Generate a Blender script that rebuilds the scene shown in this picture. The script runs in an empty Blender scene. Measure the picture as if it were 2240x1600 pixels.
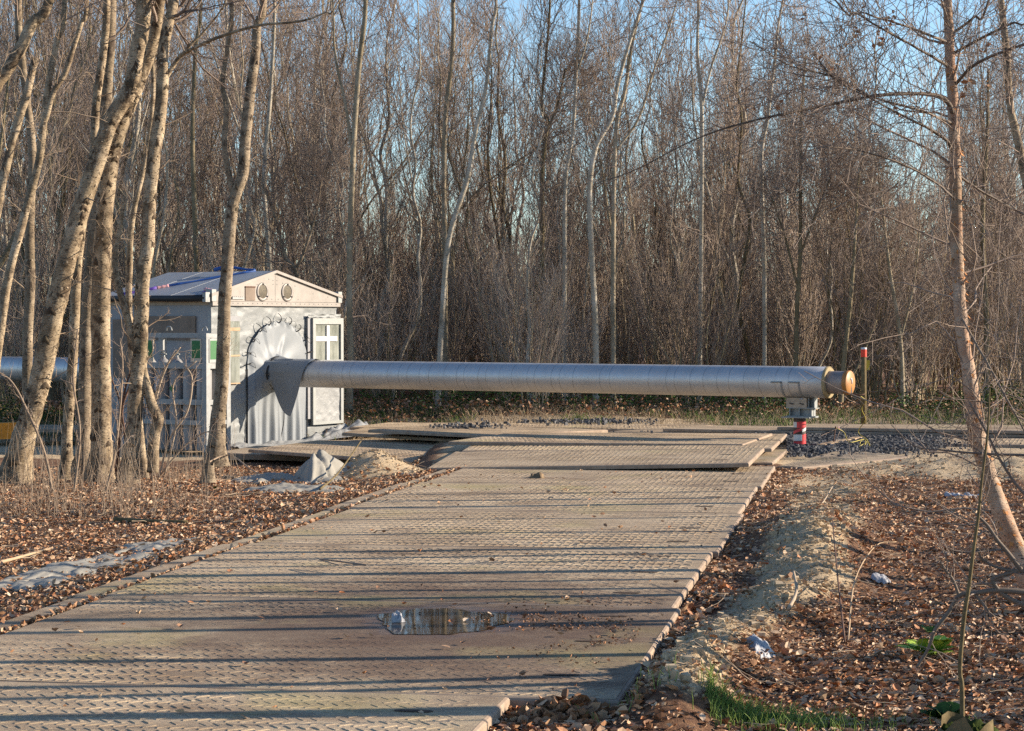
import bpy, math, random
import numpy as np
from math import radians, sin, cos, tan, atan, pi, sqrt

# ------------------------------------------------------------------ camera, sky, sun
SC = bpy.context.scene
COL = SC.collection
F, H, YH = 4600.0, 1.75, 703.0
PITCH = atan((800 - YH) / F)
cd = bpy.data.cameras.new("camera"); cam = bpy.data.objects.new("camera", cd); COL.objects.link(cam)
cd.sensor_width = 36; cd.lens = 36 * F / 2240; cd.clip_start = .1; cd.clip_end = 2000
cam.location = (0, 0, H); cam.rotation_euler = (pi / 2 - PITCH, 0, 0)
SC.camera = cam
SUN_AZ, SUN_EL = radians(83), radians(18.5)       # azimuth clockwise from +Y
w = bpy.data.worlds.new("World"); SC.world = w; w.use_nodes = True
nt = w.node_tree; sky = nt.nodes.new("ShaderNodeTexSky"); sky.sky_type = 'NISHITA'
sky.sun_disc = False; sky.sun_elevation = SUN_EL; sky.sun_rotation = SUN_AZ
sky.air_density = 1.0; sky.dust_density = .15; sky.ozone_density = 3.8; sky.altitude = 0
bg = nt.nodes["Background"]; bg.inputs[1].default_value = .105
nt.links.new(sky.outputs[0], bg.inputs[0])
sl = bpy.data.lights.new("sun", 'SUN'); sun = bpy.data.objects.new("sun", sl); COL.objects.link(sun)
sl.energy = 5.0; sl.angle = radians(.5); sl.color = (1, .86, .68)
from mathutils import Vector
SDIR = Vector((sin(SUN_AZ) * cos(SUN_EL), cos(SUN_AZ) * cos(SUN_EL), sin(SUN_EL)))
sun.rotation_euler = SDIR.to_track_quat('Z', 'Y').to_euler()
vs = SC.view_settings; vs.view_transform = 'Standard'; vs.look = 'None'; vs.gamma = 1; vs.exposure = 1.08
vs.use_curve_mapping = False
SC.cycles.max_bounces = 5; SC.cycles.diffuse_bounces = 3; SC.cycles.glossy_bounces = 3
SC.cycles.transmission_bounces = 2; SC.cycles.transparent_max_bounces = 8
SC.cycles.use_denoising = False

# ------------------------------------------------------------------ helpers
RNG = np.random.default_rng(7)
CP, SP = cos(PITCH), sin(PITCH)
def ray(px, py):
    a = (px - 1120) / F; b = (800 - py) / F
    return np.array((a, CP + b * SP, -SP + b * CP))
def G(px, py, z=0.):
    d = ray(px, py); t = (z - H) / d[2]
    return np.array((d[0] * t, d[1] * t, z))
def A(px, py, Y):
    d = ray(px, py); t = Y / d[1]
    return np.array((d[0] * t, Y, H + d[2] * t))

def _hash(ix, iy, seed):
    h = (ix.astype(np.int64) * 374761393 + iy.astype(np.int64) * 668265263 + seed * 974711) & 0x7fffffff
    h = ((h ^ (h >> 13)) * 1274126177) & 0x7fffffff
    return ((h ^ (h >> 16)) & 0xffff) / 65535.0
def vnoise(x, y, seed=0):
    x = np.asarray(x, float); y = np.asarray(y, float)
    ix = np.floor(x); iy = np.floor(y); fx = x - ix; fy = y - iy
    fx = fx * fx * (3 - 2 * fx); fy = fy * fy * (3 - 2 * fy)
    a = _hash(ix, iy, seed); b = _hash(ix + 1, iy, seed); c = _hash(ix, iy + 1, seed); d = _hash(ix + 1, iy + 1, seed)
    return a + (b - a) * fx + (c - a) * fy + (a - b - c + d) * fx * fy
def fbm(x, y, seed=0, o=4):
    s = 0; am = .5; x = np.asarray(x, float); y = np.asarray(y, float)
    for i in range(o):
        s = s + am * (vnoise(x, y, seed + i * 17) - .5) * 2; am *= .5; x = x * 2.03 + 5.1; y = y * 2.03 + 1.7
    return s
def sstep(a, b, x):
    t = np.clip((np.asarray(x, float) - a) / (b - a), 0, 1); return t * t * (3 - 2 * t)

class MB:
    """collects vertices and faces of one mesh"""
    def __init__(s): s.V = []; s.F = []; s.M = []; s.T = []; s.n = 0
    def add(s, v, f, m=0, t=None):
        v = np.asarray(v, float).reshape(-1, 3); f = np.asarray(f, int)
        s.V.append(v); s.F.append(f + s.n); s.M.append(np.full(len(f), m)); s.n += len(v)
        s.T.append(np.zeros(len(v)) if t is None else np.asarray(t, float)); return s
    def box(s, c, sx, sy, sz, m=0, ax=None):
        c = np.array(c, float)
        if ax is None: ax = np.eye(3)
        v = [c + ax[0] * sx * a / 2 + ax[1] * sy * b / 2 + ax[2] * sz * d / 2 for d in (-1, 1) for b in (-1, 1) for a in (-1, 1)]
        return s.add(v, [(0, 2, 3, 1), (4, 5, 7, 6), (0, 1, 5, 4), (2, 6, 7, 3), (0, 4, 6, 2), (1, 3, 7, 5)], m)
    def hexa(s, v8, m=0):
        return s.add(v8, [(0, 2, 3, 1), (4, 5, 7, 6), (0, 1, 5, 4), (2, 6, 7, 3), (0, 4, 6, 2), (1, 3, 7, 5)], m)
    def grid(s, P, m=0, t=None):
        P = np.asarray(P, float); a, b = P.shape[:2]
        i = np.arange(a * b).reshape(a, b)
        f = np.stack([i[:-1, :-1], i[1:, :-1], i[1:, 1:], i[:-1, 1:]], -1).reshape(-1, 4)
        return s.add(P.reshape(-1, 3), f, m, t)
    def tubes(s, P, R, sides=5, m=0, caps=False, disp=None):
        P = np.asarray(P, float); R = np.asarray(R, float)
        if P.ndim == 2: P = P[None]; R = R[None]
        M, n, _ = P.shape
        T = np.empty_like(P); T[:, 1:-1] = P[:, 2:] - P[:, :-2]; T[:, 0] = P[:, 1] - P[:, 0]; T[:, -1] = P[:, -1] - P[:, -2]
        T /= np.linalg.norm(T, axis=2, keepdims=True) + 1e-9
        mt = T.mean(1); ref = np.where(np.abs(mt[:, 2:3]) > .8, np.array([[1., .15, 0]]), np.array([[0, .1, 1.]]))
        ref = np.repeat(ref[:, None], n, 1)
        X = np.cross(ref, T); X /= np.linalg.norm(X, axis=2, keepdims=True) + 1e-9
        Y = np.cross(T, X)
        an = np.arange(sides) * 2 * pi / sides
        r = R[:, :, None, None]
        if disp is not None: r = r * disp.reshape(M, n, sides, 1)
        V = P[:, :, None] + r * (np.cos(an)[None, None, :, None] * X[:, :, None] + np.sin(an)[None, None, :, None] * Y[:, :, None])
        idx = np.arange(M * n * sides).reshape(M, n, sides)
        nx = np.roll(idx, -1, 2)
        f = np.stack([idx[:, :-1], nx[:, :-1], nx[:, 1:], idx[:, 1:]], -1).reshape(-1, 4)
        s.add(V.reshape(-1, 3), f, m)
        if caps:
            base = s.n - M * n * sides
            for k in range(M):
                for e in (0, n - 1):
                    ring = idx[k, e] + base
                    c = s.n; s.V.append(P[k, e][None]); s.T.append(np.zeros(1)); s.n += 1
                    a = ring; b = np.roll(ring, -1)
                    q = np.stack([np.full(sides, c), b, a, a], -1) if e == 0 else np.stack([np.full(sides, c), a, b, b], -1)
                    s.F.append(q); s.M.append(np.full(sides, m))
        return s
    def lathe(s, prof, base, ax=None, seg=20, m=0):
        """prof: (r, h) list, around axis ax[2]"""
        if ax is None: ax = np.eye(3)
        base = np.array(base, float); prof = np.array(prof, float)
        an = np.arange(seg + 1) * 2 * pi / seg
        P = base + prof[:, 1][:, None, None] * ax[2] + prof[:, 0][:, None, None] * (np.cos(an)[None, :, None] * ax[0] + np.sin(an)[None, :, None] * ax[1])
        i = np.arange(len(prof) * seg).reshape(len(prof), seg); j = np.roll(i, -1, 1)
        f = np.stack([i[:-1], j[:-1], j[1:], i[1:]], -1).reshape(-1, 4)
        return s.add(P[:, :-1].reshape(-1, 3), f, m)
    def mesh(s, name, mats, off=(0, 0, 0), smooth=True, tint=False):
        me = bpy.data.meshes.new(name)
        V = np.concatenate(s.V) - np.array(off)
        Fs = [f for f in s.F]
        cnt = np.concatenate([np.full(len(f), f.shape[1]) for f in Fs])
        # degenerate quads (last two equal) become triangles
        loops = []; counts = []
        for f in Fs:
            if f.shape[1] == 4:
                dg = f[:, 2] == f[:, 3]
                if dg.any():
                    for row, d in zip(f, dg):
                        loops.append(row[:3] if d else row); counts.append(np.array([3 if d else 4]))
                    continue
            loops.append(f.ravel()); counts.append(np.full(len(f), f.shape[1]))
        L = np.concatenate(loops).astype(np.int32); Cn = np.concatenate(counts).astype(np.int32)
        me.vertices.add(len(V)); me.vertices.foreach_set("co", V.ravel().astype(np.float32))
        me.loops.add(len(L)); me.loops.foreach_set("vertex_index", L)
        me.polygons.add(len(Cn)); st = np.zeros(len(Cn), np.int32); st[1:] = np.cumsum(Cn)[:-1]
        me.polygons.foreach_set("loop_start", st); me.polygons.foreach_set("loop_total", Cn)
        me.polygons.foreach_set("material_index", np.concatenate(s.M).astype(np.int32))
        me.polygons.foreach_set("use_smooth", np.full(len(Cn), smooth))
        for mm in (mats if isinstance(mats, (list, tuple)) else [mats]): me.materials.append(mm)
        if tint:
            at = me.attributes.new("tint", 'FLOAT', 'POINT'); at.data.foreach_set("value", np.concatenate(s.T).astype(np.float32))
        me.update(calc_edges=True); me.validate()
        return me

def tag(o, label=None, cat=None, group=None, kind=None):
    if label: o["label"] = label
    if cat: o["category"] = cat
    if group: o["group"] = group
    if kind: o["kind"] = kind
    return o
def thing(name, label, cat, loc=(0, 0, 0), group=None, rz=0):
    o = bpy.data.objects.new(name, None); COL.objects.link(o); o.empty_display_size = .2
    o.location = loc; o.rotation_euler = (0, 0, rz); return tag(o, label, cat, group)
def link(name, me, parent=None):
    o = bpy.data.objects.new(name, me); COL.objects.link(o)
    if parent is not None: o.parent = parent
    return o
def root_of(p):
    v = np.zeros(3)
    while p is not None: v = v + np.array(p.location); p = p.parent
    return v
def part(name, mb, mats, parent, smooth=True, tint=False, kind=None):
    """mb in world coordinates; parents are unrotated"""
    o = link(name, mb.mesh(name, mats, root_of(parent), smooth, tint), parent)
    if kind: o["kind"] = kind
    return o
def solo(name, mb, mats, label=None, cat=None, group=None, kind=None, smooth=True, tint=False, loc=None):
    if loc is None: loc = np.concatenate(mb.V).mean(0) if kind is None else np.zeros(3)
    o = link(name, mb.mesh(name, mats, loc, smooth, tint)); o.location = loc
    return tag(o, label, cat, group, kind)
def spline(P, n):
    """Catmull-Rom through points P (k,d) resampled to n"""
    P = np.asarray(P, float); k = len(P)
    Q = np.vstack([2 * P[0] - P[1], P, 2 * P[-1] - P[-2]])
    t = np.linspace(0, k - 1, n); i = np.minimum(t.astype(int), k - 2); u = (t - i)[:, None]
    a, b, c, d = Q[i], Q[i + 1], Q[i + 2], Q[i + 3]
    return .5 * (2 * b + (c - a) * u + (2 * a - 5 * b + 4 * c - d) * u ** 2 + (3 * b - a - 3 * c + d) * u ** 3)

# ------------------------------------------------------------------ materials
class NT:
    def __init__(s, name, rough=.8, metal=0., spec=.3):
        s.m = bpy.data.materials.new(name); s.m.use_nodes = True; s.t = s.m.node_tree; s.b = s.t.nodes["Principled BSDF"]
        s.b.inputs["Roughness"].default_value = rough; s.b.inputs["Metallic"].default_value = metal
        s.b.inputs["Specular IOR Level"].default_value = spec; s._c = None
    def n(s, ty, **k):
        x = s.t.nodes.new(ty)
        for a, v in k.items(): setattr(x, a, v)
        return x
    def l(s, a, b): s.t.links.new(a, b)
    def setc(s, sock, v):
        if isinstance(v, bpy.types.NodeSocket): s.l(v, sock)
        elif isinstance(v, (tuple, list)): sock.default_value = (*v, 1) if len(v) == 3 and sock.type == 'RGBA' else v
        else: sock.default_value = v
    def coord(s, kind="Object", scale=(1, 1, 1), rot=(0, 0, 0)):
        if kind == "World": o = s.n("ShaderNodeNewGeometry").outputs["Position"]
        else: o = s.n("ShaderNodeTexCoord").outputs[kind]
        mp = s.n("ShaderNodeMapping"); mp.inputs["Scale"].default_value = scale; mp.inputs["Rotation"].default_value = rot
        s.l(o, mp.inputs[0]); return mp.outputs[0]
    def noise(s, c, scale=5, detail=6, rough=.6, dist=0):
        x = s.n("ShaderNodeTexNoise"); x.inputs["Scale"].default_value = scale; x.inputs["Detail"].default_value = detail
        x.inputs["Roughness"].default_value = rough; x.inputs["Distortion"].default_value = dist
        s.l(c, x.inputs["Vector"]); return x.outputs["Fac"]
    def vor(s, c, scale=5, out="Distance", feat='F1'):
        x = s.n("ShaderNodeTexVoronoi", feature=feat); x.inputs["Scale"].default_value = scale; s.l(c, x.inputs["Vector"]); return x.outputs[out]
    def ramp(s, f, stops):
        x = s.n("ShaderNodeValToRGB"); e = x.color_ramp.elements
        while len(e) < len(stops): e.new(.5)
        for i, (p, c) in enumerate(stops):
            e[i].position = p; e[i].color = (*c, 1) if isinstance(c, (tuple, list)) else (c, c, c, 1)
        s.l(f, x.inputs[0]); return x.outputs[0]
    def mix(s, f, a, b, mode='MIX'):
        x = s.n("ShaderNodeMix", data_type='RGBA', blend_type=mode); s.setc(x.inputs[0], f); s.setc(x.inputs[6], a); s.setc(x.inputs[7], b); return x.outputs[2]
    def math(s, op, a, b=0., clamp=False):
        x = s.n("ShaderNodeMath", operation=op, use_clamp=clamp); s.setc(x.inputs[0], a); s.setc(x.inputs[1], b); return x.outputs[0]
    def col(s, c): s.setc(s.b.inputs["Base Color"], c); return s
    def rough(s, c): s.setc(s.b.inputs["Roughness"], c); return s
    def bump(s, h, st=.3, d=.01):
        x = s.n("ShaderNodeBump"); x.inputs["Strength"].default_value = st; x.inputs["Distance"].default_value = d
        s.l(h, x.inputs["Height"])
        if s.b.inputs["Normal"].links: s.l(s.b.inputs["Normal"].links[0].from_socket, x.inputs["Normal"])
        s.l(x.outputs[0], s.b.inputs["Normal"]); return s

def bark(name, stops, lent=(.05, .04, .03), scale=1.0, lent_t=.62, patch_t=.62, patch=(.07, .05, .035), rnd=False):
    k = NT(name, .85, 0, .2)
    c = k.coord("Object"); base = k.ramp(k.noise(c, 5 * scale, 8, .65), stops)
    cz = k.coord("Object", (15 * scale, 15 * scale, 62 * scale))
    l = k.noise(cz, 1.6, 4, .6); lm = k.ramp(l, [(lent_t, 0.), (lent_t + .05, 1.)])
    cp = k.coord("Object", (5 * scale, 5 * scale, 3.2 * scale)); p = k.math('ADD', k.math('MULTIPLY', k.noise(cp, 1.1, 7, .7, .6), .62), k.math('MULTIPLY', k.noise(k.coord('Object', (9 * scale, 9 * scale, 5 * scale)), 1.6, 8, .75, .4), .4))
    pm = k.ramp(p, [(patch_t, 0.), (patch_t + .07, 1.)])
    big = k.ramp(k.noise(k.coord('Object', (1, 1, .7)), 2.4 * scale, 6, .7), [(.48, 0.), (.66, .55)])
    col = k.mix(pm, k.mix(lm, k.mix(big, base, (.15, .12, .07)), lent), patch)
    if rnd:
        oi = k.n("ShaderNodeObjectInfo"); v = k.ramp(oi.outputs["Random"], [(0, (.42, .38, .27)), (.45, (.75, .7, .58)), (.7, (1., .96, .9)), (1, (1.3, 1.25, 1.2))])
        col = k.mix(1., col, v, 'MULTIPLY')
    k.col(col); k.bump(k.mix(.5, l, p), .9, .02); return k.m
M = {}
M['birch'] = bark('pale_birch_bark', [(.3, (.09, .065, .04)), (.42, (.24, .175, .11)), (.55, (.4, .31, .205)), (.75, (.54, .44, .32))], lent_t=.57, patch_t=.515, patch=(.1, .07, .045))
M['birch_dark'] = bark('grey_birch_bark', [(.25, (.1, .075, .05)), (.45, (.22, .165, .11)), (.6, (.33, .26, .18)), (.8, (.42, .35, .27))], lent_t=.57, patch_t=.53)
M['birch_red'] = bark('peeling_red_birch_bark', [(.3, (.22, .1, .05)), (.42, (.38, .22, .14)), (.55, (.45, .31, .22)), (.75, (.56, .46, .36))], lent_t=.6, patch_t=.58, patch=(.2, .085, .035))
M['stem'] = bark('wood_stem_bark', [(.25, (.17, .145, .1)), (.5, (.32, .275, .205)), (.75, (.48, .43, .35))], scale=.8, rnd=True)
M['shoot'] = bark('pale_shoot_bark', [(.25, (.3, .245, .165)), (.5, (.5, .42, .3)), (.75, (.66, .58, .45))], scale=.8, rnd=True)
M['stem_white'] = bark('white_stem_bark', [(.25, (.22, .18, .13)), (.5, (.42, .37, .29)), (.75, (.55, .5, .43))], scale=.8, lent_t=.6)
def twig(name, a, b):
    k = NT(name, .75, 0, .3); oi = k.n("ShaderNodeObjectInfo")
    c = k.coord("Object"); f = k.math('ADD', k.math('MULTIPLY', oi.outputs["Random"], .5), k.math('MULTIPLY', k.noise(c, 3, 3), .6))
    k.col(k.ramp(f, [(.2, a), (.85, b)])); return k.m
M['twig'] = twig('dark_twig', (.12, .088, .07), (.33, .25, .195))
M['twig_grey'] = twig('grey_twig', (.2, .145, .11), (.46, .36, .28))
M['bough'] = twig('dark_bough', (.1, .075, .055), (.22, .17, .13))
M['twig_pale'] = twig('pale_dry_twig', (.2, .14, .095), (.4, .31, .22))
M['scar'] = bark('dark_bark_scar', [(.3, (.03, .022, .016)), (.6, (.1, .07, .045))])
M['flake'] = NT('bark_flake', .8).col((.38, .29, .19)).m
M['flake_red'] = NT('orange_bark_flake', .7).col((.48, .2, .06)).m

M['stalk'] = twig('dry_stalk', (.11, .07, .045), (.36, .26, .18))
k = NT('fallen_leaf', .62, 0, .3); at = k.n("ShaderNodeAttribute", attribute_name="tint")
lc = k.ramp(at.outputs["Fac"], [(0, (.11, .06, .036)), (.15, (.24, .125, .07)), (.38, (.42, .225, .115)), (.48, (.46, .17, .06)), (.55, (.52, .31, .175)), (.8, (.62, .43, .27)), (1, (.68, .54, .39))])
k.col(k.mix(k.math('MULTIPLY', k.noise(k.coord("World"), 60, 3), .5), lc, (.1, .05, .03))); M['leaf'] = k.m
k = NT('green_leaf', .65, 0, .2); at = k.n("ShaderNodeAttribute", attribute_name="tint")
k.col(k.ramp(at.outputs["Fac"], [(0, (.018, .035, .01)), (.5, (.045, .085, .016)), (.85, (.1, .18, .025)), (1, (.17, .19, .05))])); M['green'] = k.m
k = NT('fern_leaf', .55, 0, .2); k.col(k.ramp(k.noise(k.coord('World'), 30, 3), [(.3, (.24, .38, .04)), (.7, (.38, .5, .08))])); M['fern'] = k.m
k = NT('lush_grass', .6, 0, .2); k.col(k.ramp(k.noise(k.coord('World'), 20, 3), [(.3, (.1, .17, .03)), (.7, (.25, .33, .08))])); M['lush'] = k.m
k = NT('dry_grass', .8, 0, .2); at = k.n("ShaderNodeAttribute", attribute_name="tint")
k.col(k.ramp(at.outputs["Fac"], [(0, (.1, .07, .045)), (.6, (.26, .19, .12)), (1, (.4, .31, .2))])); M['dry'] = k.m

# ground: sand / humus by vertex mask
k = NT('ground_soil', .92, 0, .15); cw = k.coord("World")
at = k.n("ShaderNodeAttribute", attribute_name="tint")
sand = k.ramp(k.noise(cw, 3, 8, .7), [(.3, (.4, .295, .175)), (.55, (.55, .42, .27)), (.75, (.62, .49, .335))])
sand = k.mix(k.math('MULTIPLY', k.noise(cw, 45, 4, .8), .4), sand, (.22, .16, .1))
hum = k.ramp(k.noise(cw, 14, 8, .75), [(.3, (.05, .03, .02)), (.5, (.15, .08, .048)), (.62, (.26, .15, .085)), (.78, (.36, .23, .14))])
mk = k.math('ADD', at.outputs["Fac"], k.math('MULTIPLY', k.math('SUBTRACT', k.noise(cw, 5, 7, .7), .5), .7))
k.col(k.mix(k.ramp(mk, [(.42, 0.), (.58, 1.)]), hum, sand))
k.bump(k.noise(cw, 7, 9, .75), .7, .03); k.bump(k.noise(cw, 22, 8, .75), .7, .02); k.bump(k.noise(cw, 90, 4, .7), .6, .012); M['ground'] = k.m
# access mats
def mat_deck(name, wet=False):
    k = NT(name, .85, 0, .2); cw = k.coord("World")
    b = k.ramp(k.noise(cw, 1.1, 9, .65), [(.28, (.3, .235, .155)), (.5, (.45, .36, .245)), (.72, (.55, .45, .315))])
    fine = k.noise(cw, 55, 5, .8); b = k.mix(k.ramp(fine, [(.4, .6), (.62, 0.)]), b, (.28, .2, .15))
    oi = k.n("ShaderNodeObjectInfo"); v = k.ramp(oi.outputs["Random"], [(0, (.9, .88, .86)), (1, (1.06, 1.04, 1.))]); b = k.mix(1., b, v, 'MULTIPLY')
    # mud washed over the boards, thickest round the puddle
    pc = G(1010, 1362, .1); pos = k.n("ShaderNodeNewGeometry").outputs["Position"]
    mp = k.n("ShaderNodeMapping"); mp.inputs["Location"].default_value = (-pc[0] / 1.7, -pc[1] / 2.3, 0); mp.inputs["Scale"].default_value = (1 / 1.7, 1 / 2.3, 0)
    k.l(pos, mp.inputs[0]); ln = k.n("ShaderNodeVectorMath", operation='LENGTH'); k.l(mp.outputs[0], ln.inputs[0])
    n2 = k.noise(cw, 2.6, 8, .72, .4); d = k.math('ADD', ln.outputs["Value"], k.math('MULTIPLY', k.math('SUBTRACT', n2, .5), 1.7))
    wetm = k.ramp(k.math('MULTIPLY', d, .92), [(.2, 1.), (.7, .65), (1., 0.)])
    muck = k.ramp(k.noise(k.coord("World", (.6, 1.4, 1)), 1.5, 9, .75, .5), [(.47, 0.), (.66, .8)])
    b = k.mix(muck, b, (.15, .1, .066)); b = k.mix(k.math('MULTIPLY', wetm, .9), b, (.1, .062, .045))
    moss = k.ramp(k.noise(k.coord("World", (1, 1, 1)), .75, 7, .6), [(.55, 0.), (.7, .55)]); b = k.mix(moss, b, (.33, .28, .12))
    k.col(b); p2 = G(965, 1358, .1); mp2 = k.n("ShaderNodeMapping"); mp2.inputs["Location"].default_value = (-p2[0] / .5, -p2[1] / .72, 0); mp2.inputs["Scale"].default_value = (1 / .5, 1 / .72, 0)
    k.l(pos, mp2.inputs[0]); ln2 = k.n("ShaderNodeVectorMath", operation='LENGTH'); k.l(mp2.outputs[0], ln2.inputs[0])
    film = k.ramp(k.math('ADD', ln2.outputs["Value"], k.math('MULTIPLY', k.math('SUBTRACT', k.noise(cw, 5, 6, .7), .5), 1.1)), [(.68, .24), (.86, .5), (1., .88)]); k.rough(film)
    k.bump(k.noise(cw, 80, 5, .8), .5, .008); return k.m
M['deck'] = mat_deck('sandy_mat_deck')
k = NT('mat_edge', .8); cw = k.coord("World"); k.col(k.ramp(k.noise(cw, 9, 7, .7), [(.3, (.2, .14, .1)), (.7, (.38, .29, .21))])); M['edge'] = k.m
k = NT('slot_soil_shade', .95); k.col(k.ramp(k.noise(k.coord("World"), 60, 4), [(.35, (.02, .014, .01)), (.7, (.12, .07, .045))])); M['slot'] = k.m  # soil plus the shade inside the open slots, painted on flat ovals
k = NT('green_spray_paint', .6); k.col(k.mix(k.ramp(k.noise(k.coord("World"), 30, 5), [(.35, 0.), (.55, 1.)]), (.2, .16, .11), (.012, .1, .045))); M['spray'] = k.m
k = NT('puddle_water', .03, 0, .5); k.b.inputs["IOR"].default_value = 1.33; k.col((.05, .036, .022)); k.bump(k.noise(k.coord("World"), 7, 2), .015, .01); M['water'] = k.m
k = NT('gravel_stone', .8); oi = k.n("ShaderNodeAttribute", attribute_name="tint"); k.col(k.ramp(oi.outputs["Fac"], [(0, (.035, .036, .042)), (.7, (.09, .092, .1)), (1, (.26, .25, .24))])); M['stone'] = k.m
k = NT('mud_clod', .9); k.col(k.ramp(k.noise(k.coord("World"), 40, 5), [(.3, (.1, .065, .04)), (.7, (.27, .19, .11))])); M['mud'] = k.m
k = NT('sandy_clod', .95, 0, .1); k.col(k.ramp(k.noise(k.coord('World'), 25, 5), [(.3, (.34, .25, .15)), (.7, (.56, .44, .3))])); M['crumb'] = k.m
# steel, tarps
def simple(name, c, rough=.6, metal=0., spec=.4, var=.25, scale=8, bump=0.):
    k = NT(name, rough, metal, spec); n = k.noise(k.coord("World"), scale, 7, .7)
    k.col(k.ramp(n, [(.3, tuple(x * (1 - var) for x in c)), (.7, tuple(min(1, x * (1 + var * .6)) for x in c))]))
    if bump: k.bump(n, bump, .01)
    return k.m
k = NT('pipe_jacket', .5, .65, .4); cw = k.coord("World"); n = k.noise(cw, 2.5, 8, .7)
k.col(k.ramp(n, [(.25, (.43, .425, .42)), (.55, (.5, .495, .49)), (.8, (.53, .525, .52))])); k.rough(k.ramp(k.noise(cw, 6, 6, .7), [(.3, .42), (.7, .54)])); M['jacket'] = k.m
M['seam'] = simple('jacket_seam', (.34, .34, .34), .45, .85)
M['galv'] = simple('galvanised_steel', (.26, .265, .265), .55, .3, .4, .25, 14)
M['galv_light'] = simple('pale_galvanised_steel', (.25, .26, .255), .5, .3, .5, .15, 20)
M['alu'] = simple('weathered_aluminium', (.25, .225, .205), .5, .2, .4, .2, 5)
M['rustpost'] = simple('brown_coated_steel', (.075, .045, .035), .6, 0, .3, .3, 20)
M['red'] = simple('red_tape', (.62, .045, .05), .4, 0, .4, .15, 12); M['white'] = simple('white_tape', (.6, .58, .56), .45, 0, .4, .1, 12)
M['redpaint'] = simple('red_paint', (.7, .05, .02), .5); M['yellow'] = simple('yellow_plate', (.42, .3, .03), .5); M['yellow_cable'] = simple('yellow_green_cable', (.42, .34, .06), .5)
M['foam'] = simple('yellow_foam', (.32, .25, .14), .8, 0, .2, .3, 30); M['orange'] = simple('orange_plastic_cap', (.36, .16, .04), .5, 0, .4, .2, 9)
M['primer'] = simple('grey_pipe_steel', (.27, .23, .21), .5, .3, .4, .25, 12); M['orange_steel'] = simple('orange_painted_steel', (.55, .22, .02), .6, 0, .3, .3, 7)
M['timber'] = simple('pale_timber', (.4, .32, .24), .8, 0, .2, .25, 18); M['plank'] = simple('sandy_plank', (.42, .3, .19), .85, 0, .2, .25, 15)
M['oldwood'] = simple('mossy_wood', (.16, .12, .06), .9, 0, .2, .5, 14, .4); M['black'] = simple('black_rubber', (.02, .02, .022), .6)
M['rust'] = simple('rusty_iron', (.11, .055, .035), .8); M['ply'] = simple('weathered_plywood', (.2, .15, .115), .7, 0, .3, .3, 4)
def tarp(name, c, rough=.38, bump=.35):
    k = NT(name, rough, 0, .35); cw = k.coord("World"); n = k.noise(cw, 3, 8, .65, .3)
    k.col(k.ramp(n, [(.3, tuple(x * .84 for x in c)), (.7, c)])); k.bump(k.noise(cw, 9, 5, .6, .5), bump, .03); return k.m
M['tarp'] = tarp('grey_pvc_tarp', (.225, .235, .235), .5); M['tarp_blue'] = tarp('smooth_grey_flap', (.225, .243, .26), .5, .08); M['tarp_side'] = tarp('grey_side_tarp', (.27, .27, .28), .5, .2)
M['geo'] = tarp('dusty_geotextile', (.29, .27, .23), .85, .4); M['skirt'] = tarp('crumpled_pale_tarp', (.27, .275, .275), .5, .5)
k = NT('roof_sheet', .42, .35, .5); cw = k.coord("World"); k.col(k.ramp(k.noise(cw, 3, 7, .6), [(.3, (.26, .28, .305)), (.7, (.36, .385, .41))])); M['roof'] = k.m
k = NT('clear_plastic_window', .25, 0, .5); k.col(k.ramp(k.noise(k.coord("World", (1, 1, .3)), 9, 5), [(.3, (.12, .13, .11)), (.7, (.3, .31, .27))])); k.bump(k.noise(k.coord("World", (3, 3, .6)), 5, 3), .4, .03); M['film'] = k.m
k = NT('fan_mesh', .6, .1, .3); k.col(k.ramp(k.vor(k.coord("World"), 70), [(.1, (.02, .02, .018)), (.6, (.11, .09, .06))])); M['fan'] = k.m
M['blue'] = simple('blue_strap', (.02, .08, .28), .6); M['purple'] = simple('purple_strap', (.1, .05, .3), .6); M['pink'] = simple('pink_strap', (.6, .3, .3), .6)
M['sign'] = simple('green_sign_print', (.015, .13, .03), .5, 0, .4, .1); M['cream'] = simple('cream_sign_border', (.5, .43, .33), .6); M['cyl'] = simple('grey_cylinder_paint', (.26, .25, .245), .5, 0, .4, .2, 6)
M['moss'] = simple('moss', (.035, .05, .01), .95, 0, .1, .5, 40, .8); M['paper'] = simple('white_litter', (.34, .34, .36), .6)

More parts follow.
